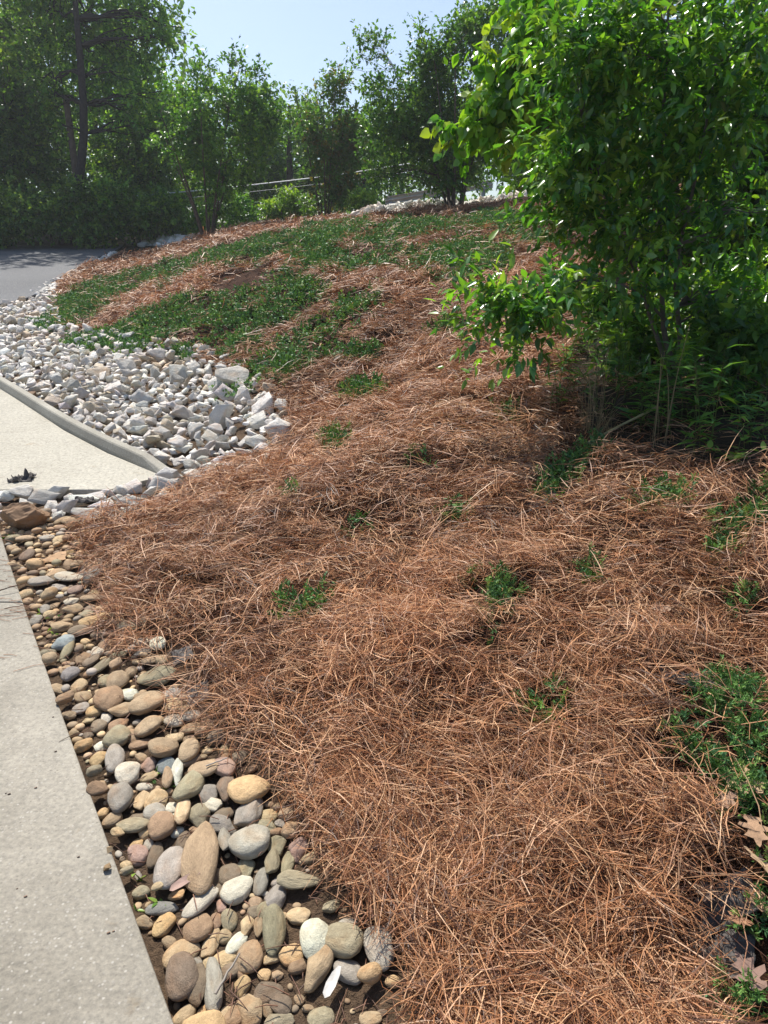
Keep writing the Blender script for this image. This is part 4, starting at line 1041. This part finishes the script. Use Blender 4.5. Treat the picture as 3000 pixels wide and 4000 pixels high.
def heart_tree():
    d = 5.3; b = foot_at(2420, d)
    st = [[b, at(2400, 1000, d), at(2330, 500, d), at(2150, 150, d), at(2050, -100, d)], [at(2350, 700, d), at(2150, 480, d - .1), at(1950, 450, d - .15), at(1800, 480, d - .2)], [at(2330, 450, d), at(2100, 300, d - .1), at(1900, 300, d - .15)]]
    bl = B(1850, 470, 90, 70, d - .2, .15, 5) + B(1960, 330, 100, 90, d - .15, .2, 6) + B(2020, 180, 100, 90, d - .1, .2, 6) + B(2080, 50, 120, 80, d, .25, 6) + B(1990, 500, 80, 50, d - .2, .15, 4) + B(2130, 420, 120, 120, d, .25, 5) + B(1790, 540, 35, 30, d - .2, .08, 2) + B(1890, 250, 60, 60, d - .1, .12, 3)
    make_tree('heart_leaf_tree', 'tree with backlit yellow green heart shaped leaves at its left tips', 'tree', b, bl, st, TR, 620, 5, .066, 'heart', YELL, .2, -.4, .025, (.10, .08, .065), 'glossy_leaf', sprays=3, flatn=.75, hang=.8)
heart_tree()

# ------------------------------------------------------------------ weeds, dry grass and sticks of the thicket
WR = np.random.default_rng(909)
def weed(label, px, py, h, n_st, pal, leaf, kind='lance', spread=.12, per=13, name='leafy_weed', group='weeds of the thicket'):
    g = ground(px, py); b = np.array(g); root = tag(empty(name, g), label, 'weed', group)
    st = MB(); lv = MB()
    for k in range(n_st):
        a = WR.uniform(0, 6.28); s = spread * WR.uniform(.3, 1.4); hh = h * WR.uniform(.65, 1.1)
        p0 = np.array([WR.normal(0, .03), WR.normal(0, .03), -.02]); p2 = p0 + np.array([math.cos(a) * s, math.sin(a) * s, hh]); p1 = p0 + np.array([math.cos(a) * s * .3, math.sin(a) * s * .3, hh * .55])
        t = np.linspace(0, 1, 7)[:, None]; P = (1 - t) ** 2 * p0 + 2 * t * (1 - t) * p1 + t * t * p2
        st.add(*tube_arrays(P, np.linspace(.0035, .0012, 7), 4), (.10, .13, .035))
        tt = WR.uniform(.12, 1, per); pos = np.stack([np.interp(tt, t[:, 0], P[:, i]) for i in range(3)], 1)
        az = np.arange(per) * 2.4 + WR.uniform(0, 6); dd = np.stack([np.cos(az), np.sin(az), WR.uniform(-.1, .75, per)], 1)
        add_leaves(lv, pos, dd, np.array([0, 0, 1.0]) + WR.normal(0, .35, (per, 3)), leaf * WR.uniform(.6, 1.2, per), kind, pal[WR.integers(0, len(pal), per)] * WR.uniform(.8, 1.25, (per, 1)))
    st.build('stems', M['dry'], root); lv.build('leaves', M['leaf'], root); return root
for px, py, h, n, leaf, lab in (
    (2230, 1500, .42, 5, .10, 'leafy weed at the thicket edge left of the dry grass'), (2330, 1620, .40, 5, .09, 'leafy weed just right of the dry grass clump'), (2440, 1560, .55, 6, .12, 'tall lance leaved weed behind the second dry stem'),
    (2480, 1690, .50, 6, .12, 'lance leaved weed in front of the second dry stem'), (2600, 1720, .46, 6, .11, 'leafy weed below the bare tree stems'), (2700, 1640, .44, 6, .12, 'shaded weed right of the bare tree stems'), (2730, 1770, .50, 5, .13, 'weed with long spreading leaves at the thicket front'),
    (2180, 1590, .28, 5, .08, 'short weed at the left front of the thicket'), (2360, 1440, .40, 5, .10, 'weed deep in the thicket left of the tree stems'), (2560, 1600, .35, 5, .10, 'low weed between the second dry stem and the tree stems'), (2860, 1640, .40, 6, .11, 'dim weed in the right hand shade'), (2950, 1740, .34, 6, .10, 'dim weed at the right picture edge'), (2820, 1500, .45, 6, .12, 'dim weed behind the leaning dead stalk'), (2960, 1560, .45, 6, .12, 'dim weed high at the right picture edge'), (2260, 1380, .30, 4, .08, 'weed at the upper left corner of the thicket')):
    weed(lab, px, py, h, n, FRESH * .95, leaf)
weed('bright green creeper sprig at the front right of the thicket', 2860, 1800, .16, 5, LIME, .06, 'ovate', .22, 9, 'creeper_sprig')
weed('broad leaved seedling in the thicket behind the second dry stem', 2610, 1440, .22, 3, FRESH * 1.2, .10, 'ovate', .12, 6, 'creeper_sprig')
for px, py, w, lab in ((2500, 1500, .30, 'low shaded undergrowth bush under the near tree'), (2780, 1420, .38, 'dark undergrowth bush right of the tree stems'), (2980, 1400, .40, 'dark undergrowth bush at the right picture edge'), (2880, 1560, .32, 'dark undergrowth bush behind the dim weeds'), (2650, 1340, .35, 'undergrowth bush behind the tree stems'), (2390, 1320, .26, 'small undergrowth bush at the back of the thicket')):
    g = ground(px, py); b = np.array(g)
    make_tree('undergrowth_bush', lab, 'bush', b, subblobs(b + np.array([0, .15, w * .75]), (w, w * .8, w * .8), 9, WR), [[b, b + np.array([0, .1, w])]], WR, 170, 8, .075, 'ovate', DEEP, .16, -.1, .008, (.09, .075, .06), 'leaf', 'undergrowth bushes of the thicket', sprays=2)
def dry_grass(label, px, py, h, n, spread, thick=.0022, name='dry_grass'):
    g = ground(px, py); root = MB()
    for k in range(n):
        a = WR.uniform(0, 6.28); s = spread * WR.uniform(.1, 1.2); hh = h * WR.uniform(.35, 1.08); b = np.array([WR.normal(0, .03), WR.normal(0, .02), -.01])
        p1 = b + np.array([math.cos(a) * s * .2, math.sin(a) * s * .2, hh * .6]); p2 = b + np.array([math.cos(a) * s, math.sin(a) * s, hh])
        t = np.linspace(0, 1, 6)[:, None]; P = (1 - t) ** 2 * b + 2 * t * (1 - t) * p1 + t * t * p2
        root.add(*tube_arrays(P, np.linspace(thick, thick * .35, 6), 3), np.array((.42, .31, .16)) * WR.uniform(.6, 1.2))
    o = root.build(name, M['dry']); o.location = g
    return tag(o, label, 'dry grass', 'dry grass in the thicket')
dry_grass('tall tan dry grass clump at the left of the thicket', 2300, 1690, .52, 26, .10, .0016)
dry_grass('thin tan dry grass stems before the lance leaved weeds', 2560, 1740, .58, 6, .06, .0032)
dry_grass('bleached dry grass tuft at the foot of the tall clump', 2340, 1720, .2, 36, .14, .0016)
def stick(name, label, a, b, r0, r1, col, n=7, wob=.012, cat='stick', sides=5):
    P = curve_pts(a, b, n, wob); mb = MB(); mb.add(*tube_arrays(P, np.linspace(r0, r1, n), sides), np.array(col)); c = P[0]
    return tag(mb.build(name, M['dry'], None, loc=tuple(c)), label, cat)
g = ground(2715, 1510); stick('dead_stalk', 'leaning dead yellowish stalk right of the bare tree stems', g, at(3040, 1240, g.y - .2), .008, .004, (.33, .27, .12))
g = ground(2290, 1775); g2 = ground(2560, 1660); stick('dead_stalk', 'pale dry stalk lying across the straw toward the thicket', g + Vector((0, 0, .05)), g2 + Vector((0, 0, .10)), .006, .008, (.48, .40, .20))
g = ground(900, 3890); stick('twig', 'pale twig among the stones at the bottom of the strip', ground(850, 3960) + Vector((0, 0, .05)), ground(945, 3815) + Vector((0, 0, .06)), .0035, .002, (.38, .33, .27))
stick('twig', 'short pale twig over the stones below the round orange stone', ground(810, 3050) + Vector((0, 0, .055)), ground(895, 3020) + Vector((0, 0, .06)), .0025, .0018, (.42, .38, .33))
stick('twig', 'thin dark twig lying on the walk joint', ground(2, 2352) + Vector((0, 0, .057)), ground(80, 2330) + Vector((0, 0, .062)), .003, .002, (.09, .06, .045))
stick('twig', 'thin brown twig lying on the walk below the joint', ground(25, 2425) + Vector((0, 0, .057)), ground(140, 2400) + Vector((0, 0, .06)), .002, .0015, (.16, .09, .06))

# ------------------------------------------------------------------ dead leaves, bark, fabric, odd stones
OAK = [(0, 0), (.03, .08), (.17, .10), (.22, .20), (.12, .25), (.13, .32), (.33, .36), (.40, .50), (.28, .52), (.16, .52), (.20, .62), (.30, .74), (.17, .76), (.09, .78), (.05, .92), (0, 1.0)]
def dead_leaf(label, px, py, size, yaw, col, lift=.055, curl=.25, name='dead_leaf', shape=None, cat='leaf'):
    g = ground(px, py); o2 = shape or OAK; half = np.array(o2, float)
    mid = np.stack([np.zeros(len(half)), half[:, 1]], 1); rows = []
    V = []; Fc = []
    for sgn in (1, -1):
        k0 = len(V)
        for h, m in zip(half, mid):
            for q in (0, .5, 1):
                x = m[0] + (h[0] - m[0]) * q; V.append((sgn * x, h[1] - .5, curl * (x * x * 1.6) + .05 * mnoise.noise(Vector((x * 5 * sgn, h[1] * 5, px)))))
        for i in range(len(half) - 1):
            for q in (0, 1):
                a = k0 + i * 3 + q; f = (a, a + 1, a + 4, a + 3); Fc.append(f if sgn > 0 else f[::-1])
    mb = MB(); mb.add(np.array(V) * size, Fc, np.array(col)); o = mb.build(name, M['deadleaf'])
    o.location = g + Vector((0, 0, lift)); o.rotation_euler = (WR.normal(.1, .18), WR.normal(0, .2), yaw)
    return tag(o, label, cat, 'dead leaves on the straw' if cat == 'leaf' else None)
for t in (('large pale tan oak leaf on the junipers at lower right', 2880, 3120, .125, 1.1, (.55, .37, .22)), ('tan oak leaf below the large pale one', 2620, 3280, .105, -.5, (.44, .26, .15)), ('brown curled oak leaf left of the lower right junipers', 2735, 3335, .08, 2.2, (.30, .18, .12)),
          ('tan leaf at the right picture edge above the reddish leaf', 2970, 3470, .12, .7, (.52, .36, .22)), ('russet dry leaf at the right picture edge', 2960, 3625, .11, 1.5, (.36, .22, .14)), ('small pinkish leaf scrap in the lower straw', 2235, 3665, .045, .4, (.48, .30, .22)),
          ('pale dry leaf in the middle right straw', 2570, 2440, .08, 1.4, (.55, .38, .26)), ('brown leaf in the bottom right corner junipers', 2900, 3900, .09, .2, (.27, .17, .13)), ('dark curled leaf above the lower right junipers', 2740, 3560, .075, 2.6, (.22, .15, .11)), ('small tan leaf by the stones at the bottom', 1640, 3920, .055, 1.0, (.33, .21, .15)),
          ('pale leaf scrap right of the tan oak leaf', 2560, 3210, .07, .9, (.50, .36, .24)), ('brown oak leaf at the right edge between the juniper clumps', 2930, 3330, .10, 2.9, (.40, .25, .15)), ('tan leaf on the soil left of the corner junipers', 2700, 3900, .08, .3, (.42, .28, .18)), ('small brown leaf under the large pale oak leaf', 2820, 3210, .07, 2.0, (.33, .21, .14)), ('rust brown leaf at the juniper edge near the bottom corner', 2860, 3700, .08, 1.9, (.36, .19, .11)),
          ('tan leaf caught in straw above the corner junipers', 2660, 3480, .06, .1, (.46, .30, .19)), ('dry leaf scrap beside the bright juniper tuft', 2290, 2900, .06, .8, (.40, .27, .18)),
          ('yellowish leaf on the upper slope straw', 1525, 1115, .10, .4, (.55, .47, .25))):
    dead_leaf(*t)
CHIP = [(0, 0), (.12, .1), (.16, .4), (.13, .75), (.05, 1)]
dead_leaf('pale slender wood chip in the lower right straw', 2280, 3368, .06, 1.95, (.68, .50, .28), .03, .3, 'wood_chip', CHIP, 'wood chip')
dead_leaf('grey purple bark flake in the lower right straw', 2590, 3670, .075, .4, (.20, .14, .13), .03, .3, 'bark_flake', [(0, 0), (.3, .05), (.38, .4), (.33, .8), (0, 1)], 'bark')
dead_leaf('dark bark flake left of the pale wood chip', 2075, 3345, .04, .9, (.13, .10, .09), .03, .3, 'bark_flake', [(0, 0), (.3, .05), (.38, .4), (.33, .8), (0, 1)], 'bark')
dead_leaf('white weathered bark strip among the bottom stones', 1300, 3885, .075, -.4, (.62, .59, .54), .035, .8, 'bark_flake', CHIP, 'bark')
dead_leaf('pinkish bark strip lying below the big tan slab stone', 730, 3510, .085, -1.1, (.40, .27, .22), .05, .8, 'bark_flake', CHIP, 'bark')
def fabric(label, px, py, w, h, yaw, fold, lift=.02):
    g = ground(px, py); n = 14; u = np.linspace(-.5, .5, n); U, Vv = np.meshgrid(u, u, indexing='ij')
    seed = px * .01
    edge = 1 + .25 * (np.vectorize(lambda a, b: mnoise.noise(Vector((a * 3, b * 3, seed))))(U, Vv))
    X = U * w * edge; Y = Vv * h * edge
    Zf = np.vectorize(lambda a, b: mnoise.noise(Vector((a * 2.6, b * 5.2, seed + 3))) + .5 * mnoise.noise(Vector((a * 7, b * 7, seed))))(U, Vv) * fold
    ca, sa = math.cos(yaw), math.sin(yaw)
    XX, YY = X * ca - Y * sa, X * sa + Y * ca
    hz = H(g.x + XX, g.y + YY) - g.z
    P = np.stack([XX, YY, hz + np.maximum(Zf, -.006) + lift], -1).reshape(-1, 3)
    i = np.arange(n - 1)[:, None] * n; j = np.arange(n - 1)[None, :]
    Fc = np.stack([i + j, i + n + j, i + n + j + 1, i + j + 1], -1).reshape(-1, 4)
    mb = MB(); mb.add(P, Fc); o = mb.build('landscape_fabric', M['fabric']); o.location = g
    so = o.modifiers.new('thickness', 'SOLIDIFY'); so.thickness = .0025
    return tag(o, label, 'fabric', 'scraps of dark weed fabric')
fabric('crumpled black fabric scrap on the end of the drive', 92, 1903, .15, .09, .2, .075, .058)
fabric('black fabric showing between the white rocks before the drive', 330, 1992, .12, .07, .1, .03, .06)
fabric('black fabric by the straw at the end of the rock row', 560, 2032, .16, .10, -.3, .03, .05)
fabric('dark fabric bared at the straw edge beside the stones, upper piece', 715, 2560, .08, .10, .3, .015, .004)
fabric('dark fabric bared at the straw edge beside the stones, lower piece', 775, 2725, .09, .11, .4, .015, .004)
fabric('grey brown fabric bared in the straw above the lower right junipers', 2740, 2690, .26, .10, -.1, .04, .02)
fabric('folded dark fabric left of the russet dry leaf', 2830, 3570, .15, .08, .2, .03, .02)
fabric('folded dark fabric above the bottom right corner junipers', 2790, 3770, .15, .10, -.3, .03, .02)
fabric('dark fabric by the diagonal juniper strip', 2110, 1965, .16, .10, .5, .02, .02)
def odd_rock(name, label, px, py, w, d, h, yaw, col, seed, sink=.35, cat='rock', sub=3, mat='river', tilt=(0, 0), lumpy=False):
    g = ground(px, py); V, Fc = lump(seed) if lumpy else rock_arrays(seed, sub, .10); mb = MB(); mb.add(V * np.array([w / 2, d / 2, h / 2]), Fc, (1, 1, 1))
    o = mb.build(name, M[mat]); o.color = (*col, 1); o.location = g + Vector((0, 0, h * (.5 - sink * .5))); o.rotation_euler = (*tilt, yaw)
    for p in o.data.polygons: p.use_smooth = False
    return tag(o, label, cat)
odd_rock('boulder', 'rusty brown boulder at the top end of the stone strip', 108, 2066, .25, .19, .20, .5, (.25, .155, .09), 901, .2, 'boulder', tilt=(.1, -.3), lumpy=True)
odd_rock('sandstone_slab', 'rough orange sandstone slab in the upper stone strip', 208, 2195, .155, .11, .05, .2, (.56, .36, .20), 902, .1)
odd_rock('sandstone_slab', 'small orange angular stone beside the sandstone slab', 282, 2180, .06, .05, .045, 1.2, (.50, .34, .16), 903, .1)
odd_rock('kerb_stone', 'small rust brown stone sitting on the kerb', 125, 1572, .10, .09, .10, .3, (.24, .15, .085), 904, .0)
for px, py, w, lab, col in ((432, 3466, .022, 'small dark chip of stone lying on the walk', (.25, .17, .09)), (440, 3385, .017, 'tiny tan chip of stone on the walk above the dark chip', (.45, .32, .18))):
    o = odd_rock('stone_chip', lab, px, py, w, w * .85, w * .8, .6, col, 905 + px, 0, 'stone', 2); o.location.z = float(base_z(o.location.y)) + w * .36
# crumbs and fallen needles on the walk
def crumbs():
    mb = MB(); rg = np.random.default_rng(44)
    for _ in range(70):
        y = rg.uniform(.9, 4.0); x = walk_x(y) - abs(rg.normal(0, .45)) - .02; r = rg.uniform(.0015, .004); z = float(base_z(y))
        V, Fc = ICO2; V = V[:12] if False else V
        bm = ROCKV[12]; W = bm[0] * r * np.array([1.3, 1, .7]) + np.array([x, y, z + r * .5]); mb.add(W, bm[1], np.array((.20, .13, .085)) * rg.uniform(.5, 1.4))
    for _ in range(95):
        y = 2.4 + abs(rg.normal(.9, .6)); x = walk_x(y) - abs(rg.normal(0, .28)); L = rg.uniform(.06, .17); a = rg.uniform(-.5, .5); z = float(base_z(y)) + .004
        P = np.array([[x, y, z], [x + math.cos(a) * L * .5, y + math.sin(a) * L * .5 + rg.normal(0, .006), z + .003], [x + math.cos(a) * L, y + math.sin(a) * L, z]])
        P[:, 2] = base_z(P[:, 1]) + .004
        mb.add(*tube_arrays(P, [.0013, .0013, .0008], 3), np.array((.30, .14, .07)) * rg.uniform(.7, 1.2))
    tag(mb.build('walk_litter', M['straw']), 'fallen needles and crumbs of soil scattered on the walk', 'litter', kind='stuff')
crumbs()
def soil_litter():
    """crumbs of bark, twiglets and loose needles between the river stones"""
    mb = MB(); rg = np.random.default_rng(45); k = 0
    while k < 650:
        x, y = rg.uniform(-2.4, .3), rg.uniform(.8, 4.2)
        if not inside(np.array([x]), np.array([y]), strip_poly)[0]: continue
        k += 1; z = Hs(x, y); L = rg.uniform(.01, .09); a = rg.uniform(0, 6.28); u = rg.random() ** 3 * .04
        P = np.array([[x, y, z + .004 + u], [x + math.cos(a) * L * .5, y + math.sin(a) * L * .5, z + .01 + u], [x + math.cos(a) * L, y + math.sin(a) * L, z + .003 + u]])
        mb.add(*tube_arrays(P, [.0016, .0016, .0008], 3), np.array((.17, .085, .05)) * rg.uniform(.5, 1.8))
    tag(mb.build('strip_litter', M['straw']), 'loose needles and bark crumbs between the river stones', 'litter', kind='stuff')
soil_litter()
for px, py, h, lab in ((190, 2412, .05, 'little green seedling at the walk edge above the pale grey stone'), (270, 2470, .05, 'little green seedling among the stones right of the walk edge'), (605, 3530, .05, 'little green seedling at the walk edge below the slate stone'), (25, 2105, .05, 'little green seedling at the walk edge beside the rusty boulder'), (620, 3075, .035, 'tiny green seedling among stones level with the orange stone')):
    weed(lab, px, py, h, 3, LIME, .028, 'ovate', .03, 5, 'seedling', 'seedlings along the walk')

# ------------------------------------------------------------------ berm, guardrail and cables behind the crest
rb = [(1405, 802), (1550, 790), (1700, 775), (1850, 765), (2000, 752), (2150, 745)]
far_rubble('berm_rubble', 'berm of white rocks along the crest behind the right myrtle', [(lambda v: (v.x, v.y))(at(p[0], p[1], 18.2)) for p in rb], .45, 700, .05, .115, .16)
def guardrail():
    a = np.array(at(1505, 784, 20.0)); b = np.array(at(1925, 718, 20.4)); root = tag(empty('guardrail', a), 'grey ribbed steel guardrail behind the white rock berm', 'guardrail')
    u = (b - a); L = np.linalg.norm(u); u /= L; side = unit(np.cross(u, (0, 0, 1.0))); up = np.cross(side, u)
    if up[2] < 0: up = -up
    prof = [(-.0, -.155), (.01, -.13), (.075, -.09), (.075, -.06), (.012, -.02), (.012, .02), (.075, .06), (.075, .09), (.01, .13), (0, .155)]
    V = []
    for p in (a, b):
        for (o2, h) in prof: V.append(p - a - side * o2 + up * h * .62)
        for (o2, h) in prof[::-1]: V.append(p - a - side * (o2 - .006) + up * h * .62)
    m = len(prof) * 2
    mb = MB(); mb.add(V, [(j, (j + 1) % m, m + (j + 1) % m, m + j) for j in range(m)]); mb.build('beam', M['steel'], root, True)
    for k in range(3):
        p = a + u * (L * (k + .1) / 2.3); z0 = Hs(p[0], p[1]) - .3
        c = np.array([(-.05, .02), (.05, .02), (.05, .14), (-.05, .14)])
        q = [np.array([p[0] + x, p[1] + y, z]) - a for z in (z0, p[2] + .08) for x, y in c]
        mb = MB(); mb.add(q, [(0, 1, 5, 4), (1, 2, 6, 5), (2, 3, 7, 6), (3, 0, 4, 7), (4, 5, 6, 7)]); mb.build('post', M['steel'], root, True)
guardrail()
def cables():
    pl, pr = foot_at(430, 26.5), foot_at(2560, 24.0)
    tops = {}
    for nm, p, zt, lab in (('utility_pole', pl, 6.5, 'wooden utility pole hidden in the left wood'), ('utility_pole', pr, 9.0, 'wooden utility pole hidden behind the right hand trees')):
        mb = MB(); mb.add(*tube_arrays([(0, 0, -.3), (0, 0, 2), (0, 0, zt - p[2])], [.13, .12, .10], 10)); o = mb.build('utility_pole', M['pole']); o.location = p; tag(o, lab, 'pole')
    for lab, pts, r in (('thick pale cable strung behind the crest trees', [(430, 772), (640, 757), (950, 727), (1270, 690), (1450, 664), (1850, 597), (2010, 567), (2560, 455)], .018),
                        ('thin cable strung below the thick pale one', [(430, 800), (640, 782), (1000, 748), (1270, 716), (1450, 694), (1850, 632), (2010, 604), (2560, 500)], .005)):
        P = []
        for q in pts:
            d = 26.5 + (q[0] - 430) / 2130 * -2.5; P.append(np.array(at(q[0], q[1], d)))
        P = np.array(P); t = np.linspace(0, len(P) - 1, 40); P = np.stack([np.interp(t, np.arange(len(P)), P[:, i]) for i in range(3)], 1)
        for _ in range(6): P[1:-1] = (P[:-2] + P[1:-1] * 2 + P[2:]) / 4
        mb = MB(); mb.add(*tube_arrays(P, [r] * 40, 6)); tag(mb.build('cable', M['cable'], None, loc=tuple(P[0])), lab, 'cable', 'cables behind the crest')
cables()

# ------------------------------------------------------------------ thin even haze, added in place of lens glare to lighten dark gaps
def haze():
    m, nt, out = newmat('haze'); v = nd(nt, 'ShaderNodeVolumePrincipled', Density=.0011, Anisotropy=.35)
    v.inputs['Color'].default_value = (.93, .96, 1, 1); nt.links.new(v.outputs[0], out.inputs['Volume'])
    x0, x1, y0, y1, z0, z1 = -110, 110, -12, 90, -18, 26
    V = [(x, y, z) for z in (z0, z1) for y in (y0, y1) for x in (x0, x1)]
    mb = MB(); mb.add(V, [(0, 2, 3, 1), (4, 5, 7, 6), (0, 1, 5, 4), (2, 6, 7, 3), (0, 4, 6, 2), (1, 3, 7, 5)])
    tag(mb.build('haze', m, flat=True), 'thin added haze standing in for lens glare', 'haze', kind='stuff')
HAZE = True
if HAZE: haze()
